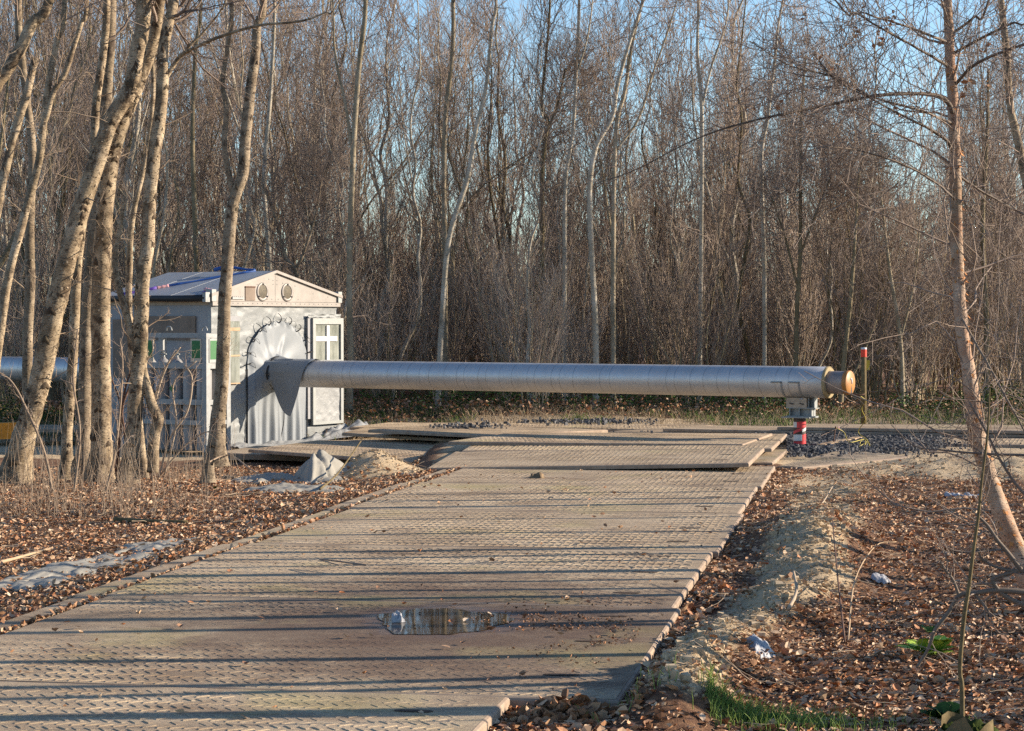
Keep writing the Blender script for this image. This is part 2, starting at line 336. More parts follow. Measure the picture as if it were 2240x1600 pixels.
# ------------------------------------------------------------------ the ground
RD = np.array((.1685, .9857)); RN = np.array((.9857, -.1685))      # along the track, across it (to the right)
RC = np.array((.446, 9.12))                                        # front right corner of the track
def road_uv(x, y):
    dx = np.asarray(x) - RC[0]; dy = np.asarray(y) - RC[1]
    return dx * RD[0] + dy * RD[1], dx * RN[0] + dy * RN[1]
U2 = np.array((cos(radians(32)), -sin(radians(32)))); V2 = np.array((sin(radians(32)), cos(radians(32))))
MOUND = G(825, 1050, -.05)
def gz(x, y):
    x = np.asarray(x, float); y = np.asarray(y, float)
    u, v = road_uv(x, y)
    z = .05 * fbm(x * .55, y * .55, 3) + .03 * fbm(x * 2.2, y * 2.2, 9, 3)
    # spoil ridge beside the track
    cen = .28 + .4 * sstep(1, 5, u) + .12 * fbm(u * .5, 0 * u, 5, 2); wd = .2 + .22 * sstep(1, 5, u) + .08 * fbm(u * .9, 0 * u + 3, 6, 2)
    lump = np.clip(.62 + 1.15 * fbm(x * 1.3, y * .75, 21, 4), .0, 1.4)
    z = z + .18 * np.exp(-np.abs((v - cen) / wd) ** 1.7) * lump * sstep(-.9, .2, u) * (1 - sstep(9, 14, u))
    z = z + .12 * np.exp(-((x - 2.3) / .5) ** 2 - ((y - 16.5) / 1.6) ** 2)
    z = z + np.exp(-((v - cen) / (wd * 1.6)) ** 2) * sstep(-.9, .2, u) * (1 - sstep(12, 15, u)) * (.085 * fbm(x * 3.2, y * 1.9, 23, 5) + .02 * np.abs(fbm(x * 9, y * 7, 25, 3)))
    # hollow under the shelter mats
    z = z - .24 * sstep(-.6, -1.6, x) * sstep(22.5, 26, y) * (1 - sstep(35, 37.5, y))
    z = z + .32 * np.exp(-(((x - MOUND[0]) / .42) ** 2 + ((y - MOUND[1]) / .75) ** 2)) * (1 + .5 * fbm(x * 3, y * 3, 8, 3))
    # heap of sand on the right
    z = z + .14 * np.exp(-((x - 5.6) / 1.8) ** 2 - ((y - 24.2) / 1.2) ** 2) * (1 + 1.1 * fbm(x * 2.3, y * 2.3, 31, 4))
    ins = sstep(.12, -.02, v) * sstep(-3.9, -3.6, v) * sstep(-6, -5.9, u) * (1 - sstep(15.2, 15.4, u))
    z = z + .05 * sstep(.5, .0, v) * sstep(-4.4, -3.75, v) * sstep(-4, -1, u) * (1 - sstep(14.5, 16.5, u))
    z = z * (1 - ins) + .045 * ins
    und = sstep(-1.6, -.6, x) * (1 - sstep(3.1, 3.5, x)) * sstep(23.2, 24, y) * (1 - sstep(32.5, 34, y)); z = z * (1 - und) + .03 * und
    flat = sstep(25.5, 27, y) * (1 - sstep(33, 34.5, y)) * sstep(-1.5, -.5, x)
    z = z * (1 - flat) + .005 * flat
    flat2 = sstep(36, 60, y); z = z * (1 - .6 * flat2) + .1 * sstep(33.5, 36, y)
    return z
def sandmask(x, y):
    u, v = road_uv(x, y); cen = .28 + .4 * sstep(1, 5, u); wd = .2 + .17 * sstep(1, 5, u)
    s = 1.0 * np.exp(-((v - cen) / wd) ** 2) * sstep(-.8, .2, u) * (1 - sstep(12, 15, u))
    s = s * np.clip(1. + 1.2 * fbm(x * 1.6, y * .9, 22, 4), .1, 1.1)
    s = np.maximum(s, .65 * np.exp(-((v - .6) / .8) ** 2) * sstep(10, 12, u) * (1 - sstep(14.6, 15.2, u)))
    s = np.maximum(s, 1.1 * np.exp(-((x - 5.9) / 2.4) ** 4 - ((y - 24.5) / 1.9) ** 4))
    s = np.maximum(s, 1.1 * sstep(25, 26.3, y) * (1 - sstep(34.5, 36, y)) * sstep(-1.6, -.2, x))
    s = np.maximum(s, .8 * sstep(29.5, 31, y) * (1 - sstep(36, 37.5, y)))
    s = np.maximum(s, 1.2 * np.exp(-(((x - MOUND[0]) / .62) ** 2 + ((y - MOUND[1]) / 1.1) ** 2)))
    return s
mb = MB()
xs = np.concatenate([[-320, -160, -80, -45, -30], np.arange(-22, -8, .6), np.arange(-8, 8, .075), np.arange(8, 22.1, .6), [30, 45, 80, 160, 320]])
ys = np.concatenate([[-320, -120, -50, -20, -8, 0, 3], np.arange(5, 28, .085), np.arange(28, 40, .2), np.arange(40, 90, 1.5), [100, 130, 180, 320, 700]])
XX, YY = np.meshgrid(xs, ys, indexing='ij')
fade = sstep(-8, 2, YY) * (1 - sstep(60, 90, YY)) * sstep(-30, -18, XX) * (1 - sstep(18, 30, XX))
ZZ = gz(XX, YY) * fade
mb.grid(np.stack([XX, YY, ZZ], -1)[:, ::1][::1], 0, sandmask(XX, YY).ravel())
mb.F[0] = mb.F[0][:, ::-1] if False else mb.F[0]
solo('ground', mb, M['ground'], 'leaf strewn sandy woodland ground', None, None, 'structure', tint=True)
def gp(x, y): return np.array((x, y, float(gz(x, y))))

# ------------------------------------------------------------------ access mats
def access_mat(label, c, th=.05, tread=True, slots=True, lip=None, tz=.0042):
    """c: FL, FR, BR, BL corners of the top (x,y,z)"""
    c = [np.array(p, float) for p in c]
    ctr = sum(c) / 4
    t = thing('access_mat', label, 'ground mat', (ctr[0], ctr[1], ctr[2] - th), 'sandy interlocking access mats of the site track')
    W = np.linalg.norm(c[1] - c[0]); L = np.linalg.norm(c[3] - c[0])
    def at(a, b, dz=0):
        p = (c[0] * (1 - a) + c[1] * a) * (1 - b) + (c[3] * (1 - a) + c[2] * a) * b
        return p + np.array((0, 0, dz))
    wig = lambda a, b: .002 * math.sin(a * 7 + ctr[0] * 3) * math.sin(b * 5 + ctr[1])
    m = MB(); na, nb = 9, 9; e = .018
    aa = np.concatenate([[e / W], np.linspace(.06, .94, na), [1 - e / W]]); bb = np.concatenate([[e / L], np.linspace(.06, .94, nb), [1 - e / L]])
    top = np.array([[at(a, b, wig(a, b)) for b in bb] for a in aa]); m.grid(top)
    # rounded rim and sides
    def ring(ins, dz, k=10):
        q = []
        for i in range(4):
            ends = [((0, 0), (1, 0)), ((1, 0), (1, 1)), ((1, 1), (0, 1)), ((0, 1), (0, 0))][i]
            for j in range(k):
                f = j / k; a = ends[0][0] * (1 - f) + ends[1][0] * f; b = ends[0][1] * (1 - f) + ends[1][1] * f
                a = ins / W + a * (1 - 2 * ins / W); b = ins / L + b * (1 - 2 * ins / L)
                chip = .0 * math.sin(37 * (a + 2.3 * b) + ctr[0]) if ins == 0 else 0
                q.append(at(a, b, dz) + np.array((chip, chip, 0)))
        return q
    rs = np.array([ring(e, 0), ring(.006, -.005), ring(0, -.014), ring(0, -th + .004)])
    rs = np.concatenate([rs, rs[:, :1]], 1); m.grid(rs, 1)
    part('deck', m, [M['deck'], M['edge']], t, smooth=False)
    if tread:
        nr = int((L - .1) / .088); nc = int((W - .1) / .06)
        i, j = np.meshgrid(np.arange(nr), np.arange(nc), indexing='ij'); i = i.ravel(); j = j.ravel()
        keep = RNG.random(len(i)) > .06; i = i[keep]; j = j[keep]
        la = .08 + (j + .5 * (i % 2)) * .06 + RNG.normal(0, .003, len(i)); lb = .08 + i * .088 + RNG.normal(0, .003, len(i))
        pw_ = c[0] + (c[1] - c[0]) * (la / W)[:, None] + (c[3] - c[0]) * (lb / L)[:, None]; pq = G(965, 1358, .11)
        ok = (la < W - .07) & (((pw_[:, 0] - pq[0]) / .5) ** 2 + ((pw_[:, 1] - pq[1]) / .68) ** 2 > 1); i, j, la, lb = i[ok], j[ok], la[ok], lb[ok]
        an = np.where(i % 2 == 0, .85, -.85) + RNG.normal(0, .05, len(i))
        hl, hw = .036, .0085; wear = np.clip(.6 + 1.0 * fbm((ctr[0] + la) * .8, (ctr[1] + lb) * .8, 66, 3), .08, 1.); h = tz * RNG.uniform(.6, 1.1, len(i)) * wear * (.12 + .88 * sstep(.3, 1.6, np.hypot((ctr[0] + la - W / 2) - .1, ((ctr[1] + lb - L / 2) - 11.3) * .8)))
        ux, uy = np.cos(an), np.sin(an)
        crn = []
        for (sa, sb, sh, zz) in ((-1, -1, 1.25, 0), (1, -1, 1.25, 0), (1, 1, 1.25, 0), (-1, 1, 1.25, 0), (-1, -1, .85, 1), (1, -1, .85, 1), (1, 1, .85, 1), (-1, 1, .85, 1)):
            x = la + sh * (sa * hl * ux - sb * hw * uy); y = lb + sh * (sa * hl * uy + sb * hw * ux)
            a = x / W; b = y / L
            p = (c[0] * (1 - a)[:, None] + c[1] * a[:, None]) * (1 - b)[:, None] + (c[3] * (1 - a)[:, None] + c[2] * a[:, None]) * b[:, None]
            p[:, 2] += np.where(zz, h, -.004) + .002 * np.sin(a * 7 + ctr[0] * 3) * np.sin(b * 5 + ctr[1]); crn.append(p)
        v = np.stack(crn, 1).reshape(-1, 3)
        f = np.array([(4, 5, 6, 7), (0, 1, 5, 4), (1, 2, 6, 5), (2, 3, 7, 6), (3, 0, 4, 7)])
        f = (f[None] + 8 * np.arange(len(i))[:, None, None]).reshape(-1, 4)
        part('tread', MB().add(v, f), M['deck'], t, smooth=False, kind='stuff')
    if slots:
        for (a, b) in ((1 - .34 / W, .2), (1 - .34 / W, .55), (1 - .34 / W, .86)):
            m = MB(); an = np.linspace(0, 2 * pi, 14, endpoint=False)
            p0 = at(a, b, .0035 + wig(a, b)); ru = (c[1] - c[0]) / W; rv = (c[3] - c[0]) / L
            ring_ = [p0 + ru * .085 * np.sign(cos(q)) * abs(cos(q)) ** .6 + rv * .026 * np.sign(sin(q)) * abs(sin(q)) ** .8 for q in an]
            m.add(ring_, [list(range(14))]); part('lifting_slot', m, M['slot'], t)
    if lip:
        m = MB(); side, wl = lip
        if side == 'L': q = [at(-wl / W, .0, -.012), at(-.05 / W, .0, -.012), at(-wl / W, 1, -.012), at(-.05 / W, 1, -.012)]
        else: q = [at(1.004, 0, -.045), at(1 + wl / W, 0, -.045), at(1.004, 1, -.045), at(1 + wl / W, 1, -.045)]
        lo = [p - np.array((0, 0, .03)) for p in q]; m.hexa(lo + q); part('overlap_lip', m, M['deck'], t, smooth=False)
    return t
def rpt(u, v, z=.1): p = RC + RD * u + RN * v; return np.array((p[0], p[1], z))
RW = 3.45
mats_lab = ['nearest full track mat with the puddle and green painted corner', 'second track mat from the front, striped by thin tree shadows', 'middle track mat beside the sandy spoil ridge',
            'fourth track mat from the front, level with the left trees', 'last track mat before the raised cross mats, carrying a mud clod']
for i, lb in enumerate(mats_lab):
    u0, u1 = i * 3.01 + .006, (i + 1) * 3.01 - .006; j = .02 * ((-1) ** i); zz = .1 + .0 * i
    access_mat(lb, [rpt(u0, -RW + j, zz), rpt(u0, j, zz), rpt(u1, j, zz), rpt(u1, -RW + j, zz)], lip=('L', .2))
access_mat('front track mat at the bottom edge, shifted to the left', [rpt(-2.96, -RW - .46, .105), rpt(-2.96, -.46, .105), rpt(-.012, -.46, .105), rpt(-.012, -RW - .46, .105)], lip=None)
t = bpy.data.objects['access_mat']
m = MB(); p = rpt(-.006, -.16, .074); m.box(p, .16, .004, .036, 0, np.array([[RN[0], RN[1], 0], [RD[0], RD[1], 0], [0, 0, 1]])); part('paint_mark', m, M['spray'], t)
def cm(label, pts, **k): return access_mat(label, [G(*p) for p in pts], **k)
cm('raised cross mat lying over the end of the track', [(933, 1024, .1), (1638, 1013, .2), (1672, 980, .2), (994, 988, .1)])
cm('cross mat just behind the raised cross mat', [(1010, 986, .12), (1688, 981, .155), (1722, 949, .1), (1063, 953, .06)], slots=False)
cm('small flat end mat with two holes beside the raised cross mat', [(1643, 1012, .06), (1690, 1012, .06), (1724, 983, .06), (1676, 983, .06)], tread=False)
cm('long mat with its worn end by the gravel', [(980, 966, .16), (1625, 972, .16), (1690, 948, .14), (1120, 946, .14)], slots=False)
cm('tilted mat leading up to the grey shelter', [(543, 983, -.01), (938, 1011, -.1), (1010, 962, -.02), (696, 963, -.03)], slots=False)
cm('low mat with thick wooden edge under the tilted mat', [(470, 990, -.09), (950, 1008, -.19), (985, 985, -.19), (560, 975, -.11)], tread=False, slots=False, th=.085)
cm('lower mat of the pair right of the crumpled tarp', [(748, 947, .06), (1000, 961, .045), (1030, 940, .06), (800, 934, .08)], tread=False, slots=False)
cm('upper mat of the pair right of the crumpled tarp', [(805, 940, .15), (1060, 952, .13), (1330, 940, .1), (960, 929, .15)], slots=False)
cm('far mat behind the shelter corner', [(765, 934.5, .06), (1200, 938, .04), (1240, 926, .05), (850, 924, .1)], slots=False)
cm('sand covered mat with a bright broken edge beside the sand heap', [(1700, 1020, .06), (1757, 1022, .06), (1990, 999, .06), (1840, 982, .05)], slots=False, th=.05)
cm('wide sandy mat right of the gravel, half hidden by the leaning birch', [(1560, 962, .03), (2330, 975, .055), (2330, 954, .05), (1650, 948, .03)], slots=False, th=.06)
cm('long bottom mat of the stack along the far edge', [(1330, 944, .05), (2330, 962, .052), (2330, 944, .052), (1480, 934, .052)], tread=False, slots=False, th=.05)
cm('middle mat of the stack along the far edge', [(1450, 938, .104), (2330, 952, .106), (2330, 938, .106), (1560, 931, .106)], tread=False, slots=False, th=.05)
cm('top mat of the stack along the far edge', [(1700, 934, .158), (2330, 944, .16), (2330, 931, .16), (1780, 927, .158)], tread=False, slots=False, th=.05)
cm('strip of far matting crossing behind the long pipe', [(1000, 936.5, .05), (1500, 940, .05), (1560, 929, .06), (1080, 926, .06)], slots=False, th=.06)
# puddle
pc = G(965, 1358, .105); m = MB(); an = np.linspace(0, 2 * pi, 56, endpoint=False)
rr = 1 + .09 * np.sin(3 * an + 1) + .05 * np.sin(5 * an) + .035 * np.sin(9 * an + 2) + .03 * np.sin(17 * an)
m.add(np.stack([pc[0] + .36 * rr * np.cos(an), pc[1] + .5 * rr * np.sin(an), np.full(56, .105)], -1), [list(range(56))])
solo('puddle', m, M['water'], 'shallow rain puddle mirroring the wood on the mat', None, None, 'structure')

# ------------------------------------------------------------------ long insulated pipe
PE = A(1815, 837, 28.5); PR = .2138; PU = np.array((U2[0], U2[1], 0)); PV = np.array((V2[0], V2[1], 0)); PZ = np.array((0, 0, 1.))
AXU = np.array([PV, PZ, PU])       # lathe axes along the pipe
t = thing('insulated_pipe', 'long silver insulated pipe running out of the grey shelter', 'pipe', (PE[0], PE[1], 0))
LP = 19.
part('jacket', MB().lathe([(PR, -LP)] + [(PR, -LP + k * LP / 40) for k in range(1, 40)] + [(PR, -.002), (PR - .004, 0)], PE, AXU, 48), M['jacket'], t)
m = MB()
n = 90
for kk in range(n):
    x = -LP + .1 + kk * (LP - .2) / n + RNG.uniform(-.02, .02)
    if RNG.random() < .07: continue
    h = RNG.uniform(.0008, .0018); x += RNG.uniform(-.04, .04); m.lathe([(PR - .001, x - .006), (PR + h, x - .002), (PR + h, x + .002), (PR - .001, x + .006)], PE, AXU + 0 * PU, 48)
for i in range(len(m.V)):     # lean every seam like a spiral
    d = (m.V[i] - PE) @ PV; m.V[i] = m.V[i] + d[:, None] * .16 * PU
part('spiral_seam', m, M['seam'], t, kind='stuff')
part('foam_ring', MB().lathe([(.158, .004), (PR - .004, .004)], PE, AXU, 40), M['foam'], t)
m = MB().lathe([(PR + .003, -.03), (PR + .004, .0), (PR - .004, .008)], PE, AXU, 40); part('end_rim', m, M['foam'], t)
part('inner_pipe', MB().lathe([(.155, -.02), (.155, .27)], PE, AXU, 40), M['primer'], t)
m = MB().lathe([(.156, .235), (.165, .24), (.165, .295), (.158, .303), (.0, .303)], PE, AXU, 40)
cp_ = part('end_cap', m, M['orange'], t)
m = MB()
for (a, b, w_, h_) in ((.02, .05, .05, .03), (.045, .02, .03, .07)): m.box(PE + PU * .306 + PV * a + PZ * b, w_, .004, h_, 0, np.array([PV, PU, PZ]))
part('tag', m, M['paper'], cp_)
m = MB(); m.add([PE + PU * .3035 + PV * .03 - PZ * .03, PE + PU * .3035 - PV * .0 - PZ * .155, PE + PU * .3035 + PV * .06 - PZ * .15], [(0, 1, 2)]); part('notch', m, M['black'], cp_)
for dx in (-.62, -.36):
    m = MB(); an = np.linspace(radians(182), radians(270), 14)
    P0 = np.array([[PE + PU * (dx + o) + (PR + .008) * (np.cos(a) * PV + np.sin(a) * PZ) for a in an] for o in (-.012, .012)])
    P1 = np.array([[PE + PU * (dx + o) + (PR + .001) * (np.cos(a) * PV + np.sin(a) * PZ) for a in an] for o in (-.012, .012)])
    m.grid(P0); m.grid(np.stack([P0[0], P1[0]])); m.grid(np.stack([P1[1], P0[1]]))
    m.box(PE + PU * (dx - .07) - PV * (PR + .012), .16, .012, .02, 0, np.array([PU, PV, PZ])); part('saddle_strap', m, M['galv'], t)

# support post
sp = PE - PU * .44; sp[2] = 0
t = thing('pipe_support_post', 'short brown steel post wound with red and white tape carrying the pipe end', 'support post', sp)
part('post', MB().lathe([(.084, -.03), (.084, .43)], sp, None, 28), M['rustpost'], t)
def wound(z0, z1, hgt, a0, a1, col):
    an = np.linspace(a0, a1, 24); m = MB(); r = .0855
    lo = np.array([sp + np.array((r * cos(a), r * sin(a), z0 + (z1 - z0) * i / 23)) for i, a in enumerate(an)]); hi = lo + np.array((0, 0, hgt))
    m.grid(np.stack([lo, hi])); part('tape_band', m, M[col], t)
wound(.29, .31, .085, -2.2, 0.6, 'red'); wound(.3, .3, .075, -3.6, -2.21, 'white'); wound(.19, .26, .04, -3.4, -1.3, 'red'); wound(.235, .29, .04, -1.29, .6, 'white')
wound(.115, .12, .085, -3.4, -1.3, 'white'); wound(.115, .14, .085, -1.29, .5, 'red'); wound(.055, .07, .05, -3.0, .5, 'red'); wound(.055, .055, .07, -3.6, -3.01, 'white')
AXC = np.array([PU, PV, PZ])
m = MB(); m.box(sp + PZ * .438, .42, .3, .014, 0, AXC); part('base_plate', m, M['galv_light'], t, smooth=False)
m = MB(); c0 = sp + PU * .04
m.box(c0 + PZ * .452, .42, .14, .012, 0, AXC); m.box(c0 + PZ * .565, .44, .14, .012, 0, AXC); m.box(c0 + PZ * .508, .34, .012, .1, 0, AXC)
for q in (-.16, -.02, .16): m.box(c0 + PZ * .508 + PU * q, .012, .13, .1, 0, AXC)
part('lower_beam', m, M['galv_light'], t, smooth=False)
m = MB(); c1 = sp - PU * .02; m.box(c1 + PZ * .614 - PV * .02, .3, .1, .084, 0, AXC); m.box(c1 + PZ * .6815 - PV * .02, .296, .098, .048, 0, AXC); part('timber_block', m, M['timber'], t, smooth=False)
for q in (-.07, .08):
    m = MB(); b = c1 + PU * q - PV * .073 + PZ * .62; m.tubes(np.array([b + PU * .03, b, b - PU * .03 + PZ * .012]), np.full(3, .008), 5, 0, True); part('cable_knot', m, M['black'], t)
m = MB(); m.box(c1 + PU * .075 - PV * .0705 + PZ * .69, .055, .002, .02, 0, AXC); part('paper_label', m, M['paper'], t)
m = MB(); m.box(sp + PU * .19 + PZ * .64 + PV * .04, .1, .012, .135, 0, AXC)
for q in (.147, .235): m.box(sp + PU * q + PZ * .64 - PV * .005, .01, .085, .135, 0, AXC)
part('steel_angle', m, M['galv_light'], t, smooth=False)

# ------------------------------------------------------------------ welding shelter
G0 = np.array((-3.87, 33.6))
def C(u, s, z): return np.array((G0[0] + u * U2[0] + s * V2[0], G0[1] + u * U2[1] + s * V2[1], z))
def Cg(u, s, z):
    u, s, z = np.broadcast_arrays(np.asarray(u, float), np.asarray(s, float), np.asarray(z, float))
    return np.stack([G0[0] + u * U2[0] + s * V2[0], G0[1] + u * U2[1] + s * V2[1], z], -1)
SL, SR, ZE, ZA, SA, LC = -1.436, 1.80, 2.14, 2.52, .1, 2.2
ZB = -.24
t = thing('welding_shelter', 'grey tarpaulin site shelter with aluminium gable around the pipe', 'shelter', C(-1.1, .2, ZB))
SH = t
def box(m, u0, u1, s0, s1, z0, z1, mi=0):
    m.hexa([C(u, s, z) for z in (z0, z1) for s in (s0, s1) for u in (u0, u1)], mi); return m
# front tarp with creases
ss = np.linspace(SL, SR, 110); zz = np.linspace(ZB, 2.0, 90); S_, Z_ = np.meshgrid(ss, zz, indexing='ij')
edge = np.exp(-((S_ - SL) / .18) ** 2) + np.exp(-((S_ + .78) / .16) ** 2) + np.exp(-((S_ - .98) / .12) ** 2) + .6 * np.exp(-((Z_ - 1.95) / .12) ** 2)
arch_d = np.hypot((S_ - .17) / .8, np.maximum(Z_ - 1.11, 0) / .7)
edge = edge + 1.1 * np.exp(-((arch_d - 1.05) / .14) ** 2)
dsp = .012 * fbm(S_ * 2.5, Z_ * 2.5, 41) + .018 * edge * fbm(S_ * 4, Z_ * 10, 42, 3)
dsp = dsp + .012 * fbm(S_ * 14, Z_ * 3, 43, 2) * np.exp(-((Z_ - 1.9) / .2) ** 2)
m = MB(); m.grid(Cg(dsp, S_, Z_)); front = part('front_tarp', m, M['tarp'], t)
# arch flap with folds gathering at the pipe
sc, hw = .17, .76
a = np.linspace(-1, 1, 130); b = np.linspace(0, 1, 110); A_, B_ = np.meshgrid(a, b, indexing='ij')
top = 1.11 + .64 * np.sqrt(np.clip(1 - A_ ** 2, 0, 1)); S2 = sc + hw * A_; Z2 = top + (ZB + .02 - top) * B_
pz = PE[2]; rx, rz = S2, Z2 - pz; r = np.hypot(rx, rz); ph = np.arctan2(rx, rz)
fold_up = .012 * (np.sin(4.3 * ph + .6 + 1.5 * np.sin(ph * 2)) + .5 * np.sin(11 * ph + 2)) * (.6 + .7 * vnoise(ph * 2, r * 0 + 1, 5)) * sstep(.15, .5, r) * np.exp(-((r - .45) / .38) ** 2)
fold_dn = .034 * (np.sin(S2 * 11 + .8 + .6 * Z2) + .55 * np.sin(S2 * 39 + 1)) * (.5 + .5 * sstep(.6, 0, Z2))
mixv = sstep(.15, -.35, rz); d2 = fold_up * (1 - mixv) + fold_dn * mixv
rim = np.minimum(1 - np.abs(A_), 1); d2 = d2 * sstep(0, .12, rim) + .024 + .03 * sstep(0, .2, rim)
d2 = d2 + .03 * np.exp(-((rx * .8 - rz * .45 + .0) / .05) ** 2) * sstep(.1, .3, rz) * (1 - sstep(.5, .75, r)) + .02 * np.exp(-((rx + rz * .25) / .06) ** 2) * sstep(.1, .3, rz) + .2 * np.exp(-(r / .24) ** 2) + .035 * (1 - sstep(0, .05, B_)) * fbm(A_ * 14, B_ * 3, 50, 2)
m = MB(); m.grid(Cg(d2, S2, Z2)); part('arch_flap', m, M['tarp_blue'], t)
for (s0, wv) in ((.2, .05), (.93, .02), (-.6, .03)):
    m = MB(); q = np.linspace(.72 if s0 < .5 and s0 > 0 else 1.0, ZB + .05, 18); m.tubes(np.array([C(.085 + .015 * sin(z * 9), s0 + wv * sin(z * 3 + s0), z) if 0 < s0 < .5 else C(.03, s0, z) for z in q]), np.full(18, .008), 5); part('zip_seam', m, M['black'], t)
for kk in range(11):
    an = radians(-98 + kk * 19.6); s0 = sc + (hw + .02) * sin(an); z0 = 1.11 + .66 * max(cos(an), -.05)
    m = MB(); L_ = .09 + .04 * RNG.random(); dirs = np.array((sin(an) * .8, cos(an)))
    pts = [C(.05, s0 - dirs[0] * .05, z0 - dirs[1] * .05), C(.1, s0, z0), C(.09, s0 + dirs[0] * L_ * .6, z0 + dirs[1] * L_ * .6), C(.03, s0 + dirs[0] * L_, z0 + dirs[1] * L_)]
    m.tubes(spline(pts, 8), np.linspace(.011, .004, 8), 5)
    p2 = [C(.04, s0, z0), C(.09, s0 + .08, z0 + .02), C(.07, s0 + .16, z0 - .05 * abs(sin(an)) - .01), C(.03, s0 + .19, z0 - .09)]
    m.tubes(spline(p2, 8), np.full(8, .003), 4); part('lacing_tie', m, M['black'], t)
# sleeve and hanging flap round the pipe
m = MB(); us = np.linspace(.02, .5, 26); an = np.linspace(0, 2 * pi, 41)
U_, N_ = np.meshgrid(us, an, indexing='ij'); R_ = PR + .02 + .17 * np.exp(-U_ / .09) + .02 * np.sin(5 * N_ + U_ * 9) * sstep(.5, .1, U_) + .012 * np.sin(11 * N_)
m.grid(np.stack([G0[0] + U_ * U2[0] + R_ * np.cos(N_) * V2[0], G0[1] + U_ * U2[1] + R_ * np.cos(N_) * V2[1], pz + R_ * np.sin(N_)], -1)); part('pipe_sleeve', m, M['tarp_blue'], t)
m = MB().lathe([(PR + .05, .13), (PR + .058, .14), (PR + .058, .165), (PR + .05, .175)], np.array((*G0, pz)), AXU, 36); part('sleeve_belt', m, M['black'], t)
m = MB(); q = np.linspace(0, 1, 40); U_, Q_ = np.meshgrid(np.linspace(.14, .93, 44), q, indexing='ij')
full = PR * pi / 2 + .02
tip = np.where(U_ < .62, .42 + (1.02 - .42) * sstep(.1, .62, U_) ** .9, 1.02 * (1 - (U_ - .62) / .31) + .05 * ((U_ - .62) / .31)); tip = np.maximum(tip, .06)
arc = -.16 + (tip + .16) * Q_
angl = np.clip(arc / (PR + .012), -1e9, pi / 2); rest = np.maximum(arc - (PR + .012) * pi / 2, 0)
wr = .014 * fbm(U_ * 7, Q_ * 4, 61, 3) + .03 * np.sin(U_ * 11 + Q_ * 3) * Q_ * sstep(0, .3, rest) + .006
lat = -(PR + .016 + wr) * np.sin(angl) - .05 * rest
ver = (PR + .016 + wr) * np.cos(angl) - rest
m.grid(np.stack([G0[0] + U_ * U2[0] + lat * V2[0], G0[1] + U_ * U2[1] + lat * V2[1], pz + ver], -1))
part('hanging_flap', m, M['tarp_blue'], t)
# aluminium gable, frame, roof
m = MB(); m.add([C(.03, SL, 2.06), C(.03, SA, 2.06), C(.03, SA, ZA), C(.03, SL, ZE)], [(0, 1, 2, 3)]); m.add([C(.03, SA + .006, 2.06), C(.03, SR, 2.06), C(.03, SR, ZE), C(.03, SA + .006, ZA)], [(0, 1, 2, 3)])
m.add([C(.027, SA - .02, 2.05), C(.027, SA + .02, 2.05), C(.027, SA + .02, ZA), C(.027, SA - .02, ZA)], [(0, 1, 2, 3)], 1)
gab = part('gable_sheet', m, [M['alu'], M['black']], t, smooth=False)
m = MB(); box(m, -.02, .05, SL - .02, SR + .02, 1.99, 2.055); part('gable_beam', m, M['alu'], t, smooth=False)
m = MB()
for kk in range(26):
    s0 = SL + .1 + kk * (SR - SL - .2) / 25; m.box(C(.0525, s0, 2.03), .006, .012, .012, 0, AXC)
for (s0, z0) in ((-.5, 2.3), (-.35, 2.33), (-.06, 2.42), (.05, 2.4), (.15, 2.4), (.05, 2.34), (.15, 2.34), (.3, 2.36), (.62, 2.32), (.5, 2.1), (-.1, 2.1), (.7, 2.1), (.02, 2.1), (.18, 2.1), (1.1, 2.2), (1.5, 2.15)):
    m.box(C(.0315, s0, z0), .006, .013, .013, 0, AXC)
part('rivet', m, M['galv'], t, kind='stuff')
for s0 in (-.22, .41):
    axf = np.array([PV, PZ, PU]); c0 = C(.032, s0, 2.215)
    v_ = part('fan_vent', MB().lathe([(.105, .006), (.11, .012), (.148, .012), (.152, .0)], c0, axf, 32), M['alu'], t)
    part('vent_mesh', MB().lathe([(.106, .004), (.06, .009), (.0, .01)], c0, axf, 28), M['fan'], v_)
    m = MB()
    for an in (90, 215, 325): m.box(c0 + PU * .016 + .125 * (cos(radians(an)) * PV + sin(radians(an)) * PZ), .01, .03, .022, 0, AXC)
    part('vent_clip', m, M['black'], v_)
m = MB(); box(m, .032, .042, -.655, -.415, 2.075, 2.3); part('dark_hatch', m, M['ply'], t, smooth=False)
m = MB(); box(m, .0425, .05, -.655, -.415, 2.28, 2.3); part('hatch_strip', m, M['rust'], t, smooth=False)
m = MB(); box(m, .032, .05, -.98, -.7, 2.095, 2.125)
for kk in range(6): box(m, .03, .055, -.97 + kk * .045, -.945 + kk * .045, 2.125, 2.135)
part('louvre', m, M['galv'], t, smooth=False)
for (s0, zt) in ((SL, 2.24), (SR, 2.24)): m = MB(); box(m, -.06, .06, s0 - .05, s0 + .05, 2.056, zt); part('corner_bracket', m, M['galv_light'], t, smooth=False)
m = MB()
for (s0, u0) in ((SL, 0), (SR, 0), (SL, -LC), (SR, -LC)): box(m, u0 - .06, u0 - .012, s0 + (.0 if s0 < 0 else -.05), s0 + (.05 if s0 < 0 else 0), ZB, 2.05)
part('frame_post', m, M['galv'], t, smooth=False)
def slope(s0, z0, s1, z1, u0, u1, th, mi=0, m=None):
    m = m or MB(); m.hexa([C(u, s, z + dz) for dz in (0, th) for (s, z) in ((s0, z0), (s1, z1)) for u in (u0, u1)], mi); return m
ov = .1; zl = ZE - ov * (ZA - ZE) / (SA - SL); zr = ZE - ov * (ZA - ZE) / (SR - SA)
